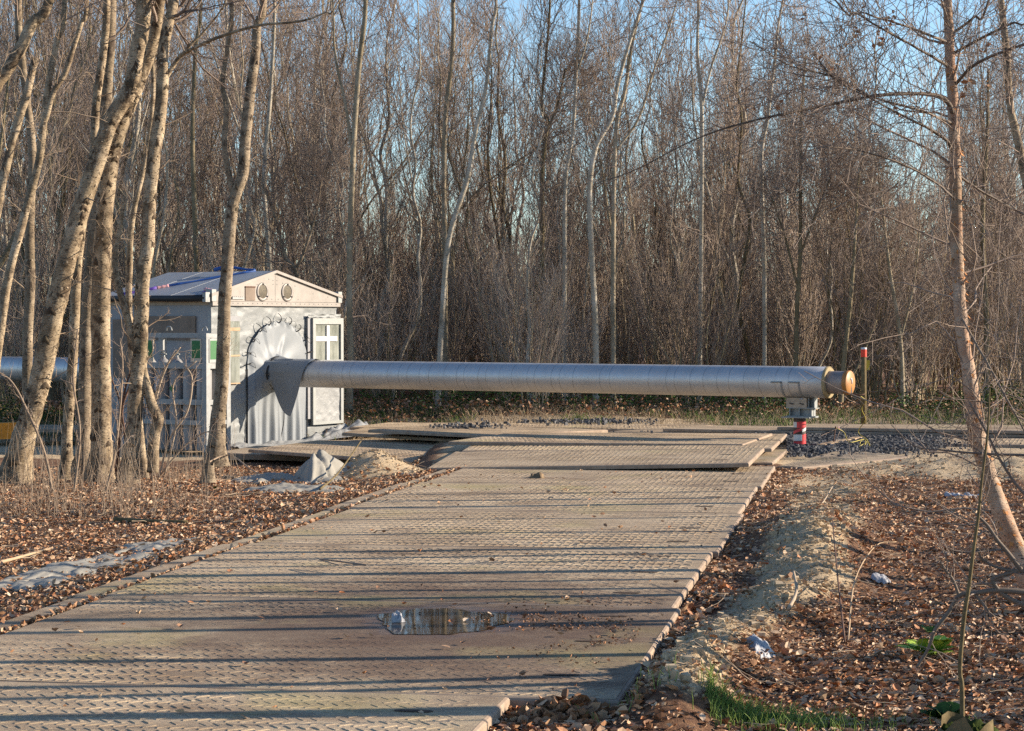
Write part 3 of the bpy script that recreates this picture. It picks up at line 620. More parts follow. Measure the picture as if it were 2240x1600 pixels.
for k_ in range(3):
    u1 = .02 - k_ * (LC + .04) / 3; u0 = u1 - (LC + .04) / 3 + .012
    part('roof_panel', slope(SL - ov, zl, SA - .003, ZA, u0, u1, .035), M['roof'], t, smooth=False)
    part('roof_panel', slope(SA + .003, ZA, SR + ov, zr, u0, u1, .035), M['roof'], t, smooth=False)
m = MB(); slope(SL - .06, zl + .014, SA - .002, ZA, .021, .07, .045, 0, m); slope(SA + .002, ZA, SR + .06, zr + .014, .021, .07, .045, 0, m); part('verge_trim', m, M['alu'], t, smooth=False)
m = MB(); m.tubes(np.array([C(.0, SL - .12, zl - .01), C(-.6, SL - .12, zl - .015), C(-1.4, SL - .12, zl - .005), C(-LC, SL - .12, zl - .01)]), np.array([.055, .05, .045, .045]), 10, 0, True); part('rolled_blind', m, M['black'], t)
m = MB(); box(m, -.03, .035, SL - .17, SL - .07, zl - .07, zl + .08); part('blind_bracket', m, M['galv'], t, smooth=False)
m = MB(); box(m, -LC, -.03, SL - .02, SL - .006, 2.0, 2.07); part('eave_rail', m, M['timber'], t, smooth=False)
# side and back walls
def wall_sheet(name, fn, na, nb, mat, seed):
    a, b = np.meshgrid(np.linspace(0, 1, na), np.linspace(0, 1, nb), indexing='ij'); m = MB(); m.grid(fn(a, b, .02 * fbm(a * 6, b * 5, seed))); return part(name, m, mat, t)
wall_sheet('side_tarp', lambda a, b, d: Cg(-LC + LC * a, SL + d * .5, ZB + (2.06 - ZB) * b), 40, 30, M['tarp_side'], 71)
wall_sheet('far_side_tarp', lambda a, b, d: Cg(-LC + LC * a, SR - .01 + d * .3, ZB + (2.06 - ZB) * b), 30, 20, M['tarp_side'], 72)
wall_sheet('back_tarp', lambda a, b, d: Cg(-LC + 0 * a, SL + (SR - SL) * a, ZB + (2.06 - ZB) * b), 30, 20, M['tarp_side'], 73)
m = MB(); m.add([C(-LC, SL, 2.06), C(-LC, SR, 2.06), C(-LC, SR, ZE), C(-LC, SA, ZA), C(-LC, SL, ZE)], [(0, 1, 2, 3, 4)]); part('back_gable', m, M['alu'], t, smooth=False)
m = MB(); box(m, -1.29, -.3, SL - .03, SL - .012, 1.46, 1.83); part('side_window', m, M['ply'], t, smooth=False)
m = MB(); box(m, -2.0, -1.6, SL - .032, SL - .012, .86, 1.78); part('side_window', m, M['ply'], t, smooth=False)
# window film at left of the front, door panel at right
m = MB(); box(m, .035, .041, -1.2, -.8, .78, 1.75); wf = part('front_window', m, M['film'], t, smooth=False)
m = MB()
for z0, h_ in ((1.6, .05), (1.2, .025), (.77, .02)): box(m, .0415, .046, -1.22, -.795, z0, z0 + h_)
part('tape_strip', m, M['plank'], wf, smooth=False)
m = MB(); box(m, .035, .042, -1.24, -.8, 1.75, 1.83); part('window_flap', m, M['tarp_side'], wf, smooth=False)
dz0, dz1, ds0, ds1 = .05, 1.8, 1.02, 1.85
m = MB(); box(m, .05, .09, ds0, ds0 + .07, dz0, dz1); box(m, .05, .09, ds1 - .07, ds1, dz0, dz1); box(m, .05, .09, ds0 + .07, ds1 - .07, dz1 - .1, dz1); box(m, .05, .09, ds0 + .07, ds1 - .07, dz0, dz0 + .05); box(m, .05, .09, ds0 + .07, ds1 - .07, 1.03, 1.11)
dr = part('door_panel', m, M['galv_light'], t, smooth=False)
m = MB(); S_, Z_ = np.meshgrid(np.linspace(ds0 + .07, ds1 - .07, 24), np.linspace(dz0 + .05, 1.03, 30), indexing='ij'); m.grid(Cg(.065 + .02 * fbm(S_ * 5 + Z_ * 3, Z_ * 2, 81) + .02 * np.exp(-((Z_ - .2) / .07) ** 2) * fbm(S_ * 6, Z_ * 15, 82), S_, Z_)); part('door_tarp', m, M['skirt'], dr)
m = MB(); box(m, .055, .06, ds0 + .071, ds1 - .071, 1.111, 1.699); part('door_window', m, M['film'], dr, smooth=False)
m = MB(); sm = (ds0 + ds1) / 2; box(m, .061, .085, sm - .035, sm + .035, 1.112, 1.68); box(m, .061, .08, ds0 + .09, sm - .036, 1.42, 1.5); box(m, .061, .08, sm + .036, ds1 - .16, 1.42, 1.5); part('window_bar', m, M['white'], dr, smooth=False)
m = MB(); box(m, .02, .05, ds0 - .09, ds0, dz0 + .1, dz1); part('door_post', m, M['tarp_side'], dr, smooth=False)
m = MB(); S_, Z_ = np.meshgrid(np.linspace(ds0 - .1, ds1 - .05, 30), np.linspace(0, 1, 6), indexing='ij'); m.grid(Cg(.07 + .03 * fbm(S_ * 9, Z_ * 4, 83), S_, dz1 + .005 + .06 * Z_ + .012 * fbm(S_ * 12, Z_, 84))); part('door_hood', m, M['tarp'], dr)
# crumpled tarp skirt on the ground
m = MB(); S_, T_ = np.meshgrid(np.linspace(SL + .25, SR + .35, 120), np.linspace(0, 1, 34), indexing='ij')
wid = .28 + .12 * fbm(S_ * 2, 0 * S_, 91, 2) + .35 * sstep(.9, 1.9, S_)
U_ = wid * T_; big = .06 + .2 * sstep(.6, 1.9, S_)
base = -.215 + .09 * sstep(.4, 2.0, S_); prof = np.maximum((1 - T_) ** 1.3, 0)
Z_ = base + big * (np.abs(fbm(S_ * 2.2, T_ * 2.2 + S_, 92, 3)) * 1.3 + .25) * (np.sin(np.clip(T_ * pi, 0, pi)) ** .7 + .6 * prof)
m.grid(Cg(U_ + .04, S_, Z_)); part('ground_skirt', m, M['skirt'], t)
# ratchet straps lying on the roof
def on_roof(u, s, dz=.045):
    z = ZE + (s - SL) * (ZA - ZE) / (SA - SL) if s < SA else ZA + (s - SA) * (ZE - ZA) / (SR - SA)
    return C(u, s, z + dz)
def strap(pts, label, cols):
    t = thing('ratchet_strap', label, 'strap', on_roof(*pts[0]), 'lashing straps on the shelter roof')
    n = len(pts) - 1
    for i in range(n):
        a_, b_ = pts[i], pts[i + 1]; m = MB(); q = np.linspace(0, 1, 8)
        L0 = np.array([on_roof(a_[0] + (b_[0] - a_[0]) * f, a_[1] + (b_[1] - a_[1]) * f) for f in q])
        m.tubes(L0 + np.array((0, 0, .004)), np.full(8, .028 if cols[i] != 'blue' else .02) + .006 * np.sin(np.arange(8) * 2.1), 6, 0, True); part('webbing', m, M[cols[i]], t)
strap([(-1.75, SL - .05), (-1.42, SL + .35), (-1.3, SL + .5), (-.35, SA - .02)], 'blue and purple strap crossing the roof slope diagonally', ['purple', 'pink', 'blue'])
strap([(-.12, SL - .04), (-.1, SL + .12), (-.3, SL + .22)], 'short purple strap knotted at the front eave bracket', ['purple', 'pink'])
strap([(-.05, SR + .04), (-.1, SR - .15)], 'purple strap end at the far eave of the shelter roof', ['purple'])
m = MB(); q = np.linspace(0, 1, 10); a_, b_ = np.array(C(-1.05, SA - .2, ZA + .03)), np.array(C(-.35, SA - .05, ZA + .06))
m.tubes(np.array([a_ + (b_ - a_) * f + np.array((0, 0, .03 * sin(f * 5) + .03)) for f in q]), np.linspace(.035, .012, 10), 7, 0, True); solo('blue_sheet', m, M['blue'], 'bunched blue sheet on the shelter ridge', 'sheet')

# ------------------------------------------------------------------ gas cylinder rack
RK = A(452, 985, 31.2); RK[2] = -.2
def K(u, s, z): return np.array((RK[0] + u * U2[0] + s * V2[0], RK[1] + u * U2[1] + s * V2[1], z))
t = thing('gas_cylinder_rack', 'galvanised steel rack of gas cylinders with green signs by the shelter', 'rack', K(-.65, .25, -.2))
def kbox(m, u0, u1, s0, s1, z0, z1): m.hexa([K(u, s, z) for z in (z0, z1) for s in (s0, s1) for u in (u0, u1)]); return m
RL, RDp = 1.35, .56
for (u0, s0) in ((-.09, 0), (-.09, RDp - .09), (-RL, 0), (-RL, RDp - .09)): part('post', kbox(MB(), u0, u0 + .09, s0, s0 + .09, -.2, 1.5), M['galv'], t, smooth=False)
for z0, h_ in ((1.5, .07), (1.04, .09), (.5, .08), (.2, .07)):
    m = MB(); kbox(m, -RL + .091, -.091, .005, .05, z0, z0 + h_); kbox(m, -RL + .091, -.091, RDp - .05, RDp - .005, z0, z0 + h_)
    if z0 > 1.4: m = MB(); kbox(m, -RL, 0, 0, .06, z0 + .002, z0 + h_); kbox(m, -RL, 0, RDp - .06, RDp, z0 + .002, z0 + h_)
    kbox(m, -.05, -.005, .091 if z0 < 1.4 else .061, RDp - .091 if z0 < 1.4 else RDp - .061, z0 + .003, z0 + h_ - .002); kbox(m, -RL + .005, -RL + .05, .091, RDp - .091, z0 + .003, z0 + h_ - .002)
    part('rail', m, M['galv'], t, smooth=False)
for u0 in (-.06, -.75, -RL + .06):
    q = np.linspace(0, pi, 12); part('lifting_hook', MB().tubes(np.array([K(u0 + .05 * cos(a), .03, 1.57 + .04 + .06 * sin(a)) for a in q] ), np.full(12, .011), 6), M['galv_light'], t)
def sign(u0, u1, s, z0, z1, face='front', blank=False):
    m = MB()
    if face == 'front': kbox(m, u0, u1, s - .008, s, z0, z1); g = kbox(MB(), u0 + .03, u1 - .02, s - .011, s - .0085, z0 + .06, z1 - .03)
    else: kbox(m, .001, .009, u0, u1, z0, z1); g = kbox(MB(), .0095, .012, u0 + .02, u1 - .17, z0 + .05, z1 - .03)
    f = part('sign_plate', m, M['cream'] if face == 'front' else M['galv_light'], t, smooth=False); part('green_print', g, M['sign'], f, smooth=False)
    return f
sign(-.3, -.095, .0, 1.14, 1.49); sign(-1.25, -1.03, .0, 1.14, 1.49); f = sign(.06, .46, 0, 1.13, 1.49, 'side')
part('dark_print', kbox(MB(), .0095, .0125, .32, .44, 1.2, 1.44), M['black'], f, smooth=False)
part('document_sheet', kbox(MB(), -1.0, -.88, -.02, -.017, .7, .92), M['paper'], t, smooth=False)
for i in range(5):
    for j in range(2):
        c0 = K(-1.2 + i * .265 - .03, .15 + j * .265, -.19)
        c = thing('gas_cylinder', 'grey steel gas cylinder standing upright in the galvanised rack', 'gas cylinder', c0, 'gas cylinders in the rack')
        part('body', MB().lathe([(.0, 0), (.11, .005), (.115, .02), (.115, 1.22), (.1, 1.3), (.06, 1.36), (.03, 1.38), (.03, 1.4), (0, 1.4)], c0, None, 20), M['cyl'], c)
        m = MB(); m.lathe([(.02, 1.4), (.02, 1.47), (.0, 1.47)], c0, None, 10); m.tubes(np.array([c0 + PZ * 1.44 - PU * .05, c0 + PZ * 1.44 + PU * .05]), np.full(2, .014), 8, 0, True); m.lathe([(.035, 1.475), (.035, 1.5), (0, 1.5)], c0, None, 10); part('valve', m, M['galv_light'], c)
        part('collar_label', MB().lathe([(.103, 1.295), (.09, 1.318)], c0 + np.array((0, 0, .002)), None, 20), M['paper'], c)
        if (i, j) == (2, 0):
            d_ = -PV; m = MB(); q = c0 + d_ * .118 + PZ * .93
            m.add([q + PU * .0 + PZ * .06, q - PU * .055, q - PZ * .06, q + PU * .055], [(0, 1, 2, 3)]); part('diamond_label', m, M['sign'], c)
            c['label'] = 'gas cylinder with green diamond label in the galvanised rack'; del c['group']

# ------------------------------------------------------------------ trees
def grow(rng, P, R, Kn, t0, t1, L, ang, n, rs, up=.1, wob=.18, rmin=.0015, pw=1., tip=.35):
    """children of polylines P (M,k,3); L (lo,hi) lengths scaled by (1-.55t)"""
    Mm, k, _ = P.shape
    t = t0 + (t1 - t0) * ((np.arange(Kn)[None] + rng.random((Mm, Kn))) / Kn) ** pw
    x = t * (k - 1); i = np.minimum(x.astype(int), k - 2); u = x - i
    mi = np.arange(Mm)[:, None]
    p0 = P[mi, i] * (1 - u)[..., None] + P[mi, i + 1] * u[..., None]
    r0 = R[mi, i] * (1 - u) + R[mi, i + 1] * u
    tg = P[mi, i + 1] - P[mi, i]; tg /= np.linalg.norm(tg, axis=-1, keepdims=True) + 1e-9
    rv = rng.normal(size=tg.shape); rv -= (rv * tg).sum(-1, keepdims=True) * tg; rv /= np.linalg.norm(rv, axis=-1, keepdims=True) + 1e-9
    a = rng.uniform(ang[0], ang[1], t.shape)[..., None]
    d = (np.cos(a) * tg + np.sin(a) * rv).reshape(-1, 3)
    ln = (rng.uniform(L[0], L[1], t.shape) * (1 - .55 * t)).ravel()
    r = np.maximum(r0.ravel() * rs * rng.uniform(.7, 1.1, len(ln)), rmin)
    Q = np.empty((len(ln), n, 3)); Q[:, 0] = p0.reshape(-1, 3)
    for s in range(1, n):
        d = d + rng.normal(0, wob, d.shape); d[:, 2] += up; d /= np.linalg.norm(d, axis=1, keepdims=True)
        Q[:, s] = Q[:, s - 1] + d * (ln / (n - 1))[:, None]
    RR = r[:, None] * np.linspace(1, tip, n)[None]
    return Q, np.maximum(RR, rmin * .7)

def wood_tree(seed, Ht, r0, forks, dense=1., lean=.0, white=False, l1=(1.2, 3.0), clear=.28):
    rng = np.random.default_rng(seed); n = 16
    z = np.linspace(0, Ht, n); kk_ = .13 if r0 > .08 or forks > 1 else .085; wx = np.cumsum(rng.normal(0, kk_, n)) * sstep(0, 2, z) + lean * (z / Ht) ** 1.3 * Ht; wy = np.cumsum(rng.normal(0, kk_, n)) * sstep(0, 2, z)
    T = np.stack([wx - wx[0], wy - wy[0], z - .15], -1)[None]; R = (r0 * (1 - .88 * (z / Ht)) * (1 + .5 * np.exp(-z / .25)))[None]
    Ts = spline(np.concatenate([T[0], R[0][:, None]], 1), 40); tr = MB(); tr.tubes(Ts[:, :3], np.maximum(Ts[:, 3], .004), 8)
    stems = [(T, R)]
    for _ in range(forks):
        q, r = grow(rng, T, R, 1, .08, .5, (Ht * .7, Ht * .95), (.18, .42), n, .72, .07, .09, tip=.1); tr.tubes(q, r, 7); stems.append((q, r))
    P = np.concatenate([s[0] for s in stems]); RR = np.concatenate([s[1] for s in stems])
    L1, r1 = grow(rng, P, RR, int(14 * dense), clear, .98, l1, (.35, .75), 8, .5, .13, .15); tr.tubes(L1, r1, 4)
    cr = MB()
    L2, r2 = grow(rng, L1, r1, 7, .12, .98, (.7, 1.9), (.3, .65), 6, .55, .1, .16, .0068); cr.tubes(L2, r2, 3)
    L3, r3 = grow(rng, L2, r2, 3, .15, 1., (.4, 1.), (.3, .7), 4, .6, .07, .2, .0046); cr.tubes(L3, r3, 3)
    return tr.mesh('trunk', M['stem_white'] if white else M['stem']), cr.mesh('crown', M['twig'])
def wood_shrub(seed, Ht, nst, spread, mat='twig_grey'):
    rng = np.random.default_rng(seed); n = 9
    a = rng.uniform(0, 2 * pi, nst); rb = rng.uniform(.02, .35, nst); z = np.linspace(0, 1, n)
    hh = Ht * rng.uniform(.55, 1.05, nst); lean = rng.uniform(.02, spread, nst)
    P = np.zeros((nst, n, 3)); P[:, :, 2] = hh[:, None] * z - .08
    off = rb[:, None] + lean[:, None] * hh[:, None] * z ** 1.2; P[:, :, 0] = np.cos(a)[:, None] * off; P[:, :, 1] = np.sin(a)[:, None] * off
    P[:, 1:, :2] += np.cumsum(rng.normal(0, .05, (nst, n - 1, 2)), 1)
    R = rng.uniform(.012, .026, nst)[:, None] * (1 - .8 * z)[None]
    st = MB().tubes(P, R, 5); cr = MB()
    L1, r1 = grow(rng, P, R, 9, .1, .95, (.8, 2.2), (.2, .5), 7, .6, .13, .13, .008); cr.tubes(L1, r1, 3)
    L2, r2 = grow(rng, L1, r1, 4, .15, 1., (.4, 1.), (.25, .6), 4, .6, .1, .16, .0052); cr.tubes(L2, r2, 3)
    L3, r3 = grow(rng, L2, r2, 1, .2, 1., (.15, .4), (.4, .9), 2, .7, .03, .2, .0036); cr.tubes(L3, r3, 3)
    return st.mesh('stem', M['shoot']), cr.mesh('twigs', M[mat])
TREES = [wood_tree(100 + i, *a) for i, a in enumerate([(11.5, .095, 2, 1.), (12.5, .11, 1, 1., .08), (10.5, .075, 2, 1., -.04), (12., .085, 1, 1.1, .14, True), (11., .07, 2, 1.), (13., .12, 1, 1., .05), (10., .06, 1, 1.1, -.08, True), (12., .1, 3, .9, .1)])]
THIN = [wood_tree(180 + i, *a) for i, a in enumerate([(7.5, .034, 0, .8, .03, True, (.5, 1.3)), (8.5, .042, 1, .7, -.03, True, (.6, 1.4)), (6.5, .028, 1, .8, .06, False, (.5, 1.2)), (9., .045, 0, .8, .05, False, (.6, 1.4))])]
POLES = [wood_tree(160 + i, *a) for i, a in enumerate([(11., .06, 0, .6, .02, False, (.8, 1.8), .55), (12., .075, 0, .6, -.03, False, (.8, 1.8), .55), (10.5, .05, 0, .6, .04, False, (.8, 1.8), .55)])]
SHRUBS = [wood_shrub(200 + i, *a) for i, a in enumerate([(4.2, 15, .22), (3.6, 13, .32), (4.8, 17, .13), (3.4, 12, .38), (5.2, 15, .1), (4.4, 14, .2)])]
def put(name, label, cat, me2, names, x, y, rz, sc, group, tilt=0):
    o = thing(name, label, cat, (x, y, float(gz(x, y))), group, rz); o.scale = (sc, sc, sc * (1 + tilt))
    for nm, me in zip(names, me2): link(nm, me, o)
    return o
rng = np.random.default_rng(11)
def scatter(N, y0, y1, ex, dmin):
    pts = []; tries = 0
    while len(pts) < N and tries < N * 60:
        tries += 1; y = y0 + (y1 - y0) * rng.random() ** .8; x = rng.uniform(-1, 1) * (.245 * y + ex)
        if all((x - a) ** 2 + (y - b) ** 2 > dmin ** 2 for a, b in pts[-400:]): pts.append((x, y))
    return pts
def zone_of(px):
    for lim, nm in ((180, 'at the left picture edge'), (430, 'behind the thick left birches'), (740, 'behind the grey shelter'), (1000, 'behind the left end of the silver pipe'), (1300, 'behind the middle of the silver pipe'), (1600, 'behind the right part of the silver pipe'), (1850, 'behind the taped support post'), (2070, 'between the marker post and the red birch')):
        if px < lim: return nm
    return 'right of the red birch'
for (x, y) in scatter(170, 40.5, 74, 2.2, 1.1):
    px = 1120 + F * x / y; i = rng.integers(0, len(TREES)); s = rng.uniform(.8, 1.12)
    if px > 640 and rng.random() < (.75 if 1700 < px < 2080 else .5): continue
    if 1690 < px < 2120: s *= rng.uniform(.4, .58)
    elif px > 760: s *= rng.uniform(.6, .88)
    hue = 'white stemmed birch' if i in (3, 6) else 'bare brown tree'; dep = 'at the wood front' if y < 48 else 'deep in the wood'
    lb = hue + ' ' + dep + ' ' + zone_of(px)
    put('birch_tree', lb, 'tree', TREES[i], ('trunk', 'crown'), x, y, rng.uniform(0, 6.28), s, lb.replace('birch', 'birches').replace('tree', 'trees', 1))
for (x, y) in scatter(150, 37.4, 56, 1.5, .8):
    px = 1120 + F * x / y; i = rng.integers(0, len(SHRUBS)); s = rng.uniform(.6, 1.0) * (1 if y < 46 else 1.25)
    if px < 700: s *= rng.uniform(.55, .9)
    lb = ('pale leafless shrub along the wood edge ' if y < 43 else 'taller bare shrub in the thicket ') + zone_of(px)
    put('bare_shrub', lb, 'shrub', SHRUBS[i], ('stem', 'twigs'), x, y, rng.uniform(0, 6.28), s, lb.replace('shrub', 'shrubs'))
for (x, y) in scatter(95, 37.8, 52, 1.5, .8):
    px = 1120 + F * x / y; i = rng.integers(0, len(THIN)); s = rng.uniform(.7, 1.1)
    lb = ('thin white birch pole' if i < 2 else 'thin olive sapling') + ' standing in the thicket ' + zone_of(px)
    put('young_tree', lb, 'young tree', THIN[i], ('trunk', 'crown'), x, y, rng.uniform(0, 6.28), s, lb.replace('pole', 'poles').replace('sapling', 'saplings'))
# far wood that reads as one mass
rf = np.random.default_rng(5); n = 480; x = rf.uniform(-27, 27, n); y = rf.uniform(78, 104, n); hh = rf.uniform(4, 9.5, n) * np.where(x / y < -.09, 1., np.where((x / y > .12) & (x / y < .2), .42, .55)); z = np.linspace(0, 1, 5)
P = np.zeros((n, 5, 3)); P[:, :, 0] = x[:, None] + np.cumsum(rf.normal(0, .15, (n, 5)), 1); P[:, :, 1] = y[:, None]; P[:, :, 2] = hh[:, None] * z
R = rf.uniform(.03, .08, n)[:, None] * (1 - .8 * z)[None]; m = MB().tubes(P, R, 4)
L1, r1 = grow(rf, P, R, 16, .1, .98, (1., 2.6), (.3, .9), 4, .55, .12, .16, .008); m.tubes(L1, r1, 3)
L2, r2 = grow(rf, L1, r1, 3, .15, 1., (.6, 1.5), (.3, .6), 2, .6, .05, .2, .006); m.tubes(L2, r2, 3)
solo('far_wood', m, M['twig'], 'brown haze of distant bare trees', None, None, 'stuff')
# conifers far back
def conifer(seed, Ht):
    r_ = np.random.default_rng(seed); tr = MB(); tr.tubes(np.array([(0, 0, -.1), (0, 0, Ht * .5), (0, 0, Ht)]), np.array([.14, .08, .01]), 6); cr = MB()
    T = np.linspace((0, 0, 0), (0, 0, Ht), 12)[None]; R = np.full((1, 12), .08)
    L1, r1 = grow(r_, T, R, 70, .2, .99, (1.6, 2.4), (1.2, 1.6), 5, .25, .05, .08, .012); L1 = L1
    cr.tubes(L1, r1, 3)
    L2, r2 = grow(r_, L1, r1, 9, .1, 1., (.4, .9), (.5, 1.1), 3, .8, -.02, .1, .01); cr.tubes(L2, r2, 3)
    L3, r3 = grow(r_, L2, r2, 8, .0, 1., (.18, .3), (.4, .9), 2, .9, 0, .1, .012); cr.tubes(L3, r3, 3)
    return tr.mesh('trunk', M['stem']), cr.mesh('crown', M['needle'])
k = NT('conifer_needles', .7); k.col(k.ramp(k.noise(k.coord("Object"), 2, 4), [(.3, (.05, .055, .025)), (.7, (.1, .09, .045))])); M['needle'] = k.m
CF = [conifer(1, 7.6), conifer(2, 6.6)]
for (px, d, i, s, lb) in ((1880, 70, 0, .98, 'dark conifer rising above the thicket left of the red birch'), (2010, 76, 1, .9, 'lower dark conifer just left of the red birch'), (1615, 78, 1, .92, 'dull conifer half hidden right of the middle of the wood'), (1540, 82, 1, .8, 'small conifer deep in the wood behind the pipe'), (2180, 74, 0, .7, 'dark conifer deep in the wood right of the red birch')):
    x = (px - 1120) / F * d; put('conifer_tree', lb, 'conifer', CF[i], ('trunk', 'crown'), x, d, px, s, 'conifers in the wood')

# trees traced one by one: (x, y, width) in the photograph, at one distance
def flakes(rng, P, R, nfl, mat, parent, lo=.0, hi=1., size=.02):
    m = MB(); k = len(P)
    for _ in range(nfl):
        x = rng.uniform(lo, hi) * (k - 2); i = int(x); u = x - i; p = P[i] * (1 - u) + P[i + 1] * u; r = R[i] * (1 - u) + R[i + 1] * u
        a = rng.uniform(0, 2 * pi); d = np.array((cos(a), sin(a), 0)); tq = np.array((-sin(a), cos(a), 0)); h = size * rng.uniform(.3, 1.8); w_ = size * rng.uniform(.3, 1.2)
        q0 = p + d * r * .98; lift = size * rng.uniform(.3, 1.2)
        m.add([q0 - tq * w_ / 2, q0 + tq * w_ / 2, q0 + tq * w_ / 2 * .9 + d * lift * .7 - PZ * h * .5, q0 - tq * w_ / 2 * .9 + d * lift * .5 - PZ * h * .6, q0 + tq * w_ * .3 + d * lift * 1.3 - PZ * h, q0 - tq * w_ * .3 + d * lift * 1.1 - PZ * h * .8],
              [(0, 1, 2, 3), (3, 2, 4, 5)])
    return part('bark_flake', m, mat, parent, kind='stuff')
def traced(label, stems, D, barkm='birch', ext=5., seed=0, twigs=(10, .25, .9), crown=True, nfl=0, name='birch_tree', group=None, flare=True, fl='flake', twm='twig_pale', cup=.1, sides=14):
    """stems: list of lists of (px, py, wpx[, dD]); the first one starts at the ground"""
    rng = np.random.default_rng(900 + seed)
    b0 = A(stems[0][0][0], stems[0][0][1], D); loc = np.array((b0[0], b0[1], float(gz(b0[0], b0[1]))))
    t = thing(name, label, 'tree', loc, group)
    tr = MB(); PP = []; tops = []
    for si, st in enumerate(stems):
        pts = np.array([np.append(A(q[0], q[1], D + (q[3] if len(q) > 3 else 0.)), q[2] * (D + (q[3] if len(q) > 3 else 0)) / F / 2) for q in st])
        if si == 0:
            pts[0, 2] = min(pts[0, 2], loc[2]) - .12
        if ext and st[-1][1] <= 30:
            dv = pts[-1, :3] - pts[-2, :3]; dv /= np.linalg.norm(dv)
            for q in (.35, .7, 1.): pts = np.vstack([pts, np.append(pts[len(st) - 1, :3] + (dv * .6 + np.array((rng.normal(0, .1), rng.normal(0, .1), .5))) * ext * q, pts[len(st) - 1, 3] * (1 - .85 * q))])
        nn = max(24, int(len(pts) * 7)); Q = spline(pts, nn); P = Q[:, :3]; R = np.maximum(Q[:, 3], .003)
        if si == 0 and flare: R = R * (1 + .55 * np.exp(-(P[:, 2] - loc[2] + .1) / .16))
        P = P + .003 * np.stack([fbm(np.arange(nn) * .5, np.full(nn, seed), 1, 2)] * 3, -1)
        an = np.arange(sides); disp = 1 + .15 * fbm(an[None] * .7 + seed * 3, np.linspace(0, nn * .45, nn)[:, None], seed, 3) + (.16 * np.exp(-(P[:, 2] - loc[2]) / .2)[:, None] * np.sin(an[None] * 2 * pi / sides * 4 + seed) if si == 0 else 0)
        if barkm == 'birch_red' and si: part('bough', MB().tubes(P, R, 7), M['bough'], t)
        else: tr.tubes(P, R, sides, 0, True, disp)
        PP.append((P, R))
    tk = part('trunk', tr, M[barkm], t)
    if nfl:
        for (P, R) in PP[:1]: flakes(rng, P, R, nfl, M[fl], tk, 0.02, .8)
    if nfl > 100 and barkm != 'birch_red':
        m = MB()
        P, R = PP[0]
        for _ in range(30):
            x_ = rng.uniform(.03, .8) * (len(P) - 2); i = int(x_); p = P[i]; r = R[i]; a0 = rng.uniform(-2.6, -.3) if rng.random() < .75 else rng.uniform(0, 6.28); hw_ = rng.uniform(.25, .6); hz = rng.uniform(.012, .045)
            A1, B1 = np.meshgrid(np.linspace(-1, 1, 7), np.linspace(-1, 1, 5), indexing='ij'); bul = (1 - A1 ** 2) * (1 - B1 ** 2); an_ = a0 + A1 * hw_; rr_ = r * (.985 + .13 * bul)
            m.grid(np.stack([p[0] + rr_ * np.cos(an_), p[1] + rr_ * np.sin(an_), p[2] + B1 * hz * (1 - .4 * A1 ** 2) - np.abs(A1) * hz * 1.1 + .006 * rng.normal(size=A1.shape)], -1))
        part('bark_scar', m, M['scar'], tk, kind='stuff')
    if twigs[0]:
        m = MB()
        for (P, R) in PP:
            L1, r1 = grow(rng, P[None], np.minimum(R, .03)[None], twigs[0], .12, .95, (twigs[1], twigs[2]), (.7, 1.3), 6, .28, .06, .2, .0028 if D < 30 else .008); m.tubes(L1, r1, 4)
            L2, r2 = grow(rng, L1, r1, 4, .25, 1., (twigs[1] * .4, twigs[2] * .5), (.5, 1.), 4, .7, .03, .22, .002 if D < 30 else .005); m.tubes(L2, r2, 3)
            L3, r3 = grow(rng, L2, r2, 2, .3, 1., (.06, .18) if D < 30 else (.2, .5), (.5, 1.), 2, .8, .02, .2, .0016 if D < 30 else .0035); m.tubes(L3, r3, 3)
        part('twigs', m, M[twm], t, kind='stuff')
    if crown:
        m = MB()
        for (P, R) in PP:
            if P[-1, 2] < 3.5: continue
            L1, r1 = grow(rng, P[None], R[None], 14, .6 if D > 30 else .74, .98, (.9, 2.2), (.5, .95), 7, .4, cup, .16, .006); m.tubes(L1, r1, 4)
            L2, r2 = grow(rng, L1, r1, 7, .15, .98, (.45, 1.1), (.4, .9), 5, .55, .05, .2, .0035); m.tubes(L2, r2, 3)
            L3, r3 = grow(rng, L2, r2, 6, .15, 1., (.25, .6), (.4, .9), 3, .6, .02, .22, .0025); m.tubes(L3, r3, 3)
        if m.n: part('crown', m, M['twig'], t)
    return t
traced('thick birch at left leaning to the right with rough peeling bark', [[(24, 1062, 62), (47, 975, 52), (75, 881, 48), (97, 787, 46), (116, 694, 44), (139, 600, 43), (176, 461, 40), (210, 360, 38), (244, 262, 36), (285, 195, 35), (300, 112, 33), (315, 0, 31)]], 22.6, seed=1, nfl=420)
traced('straight thick birch standing between two other left birches', [[(214, 1053, 62), (221, 990, 47), (222, 881, 43), (219, 756, 42), (222, 600, 41), (226, 520, 38), (232, 431, 36), (247, 337, 33), (270, 262, 30), (305, 180, 27), (335, 90, 25), (350, 0, 23)]], 22.9, seed=2, nfl=260)
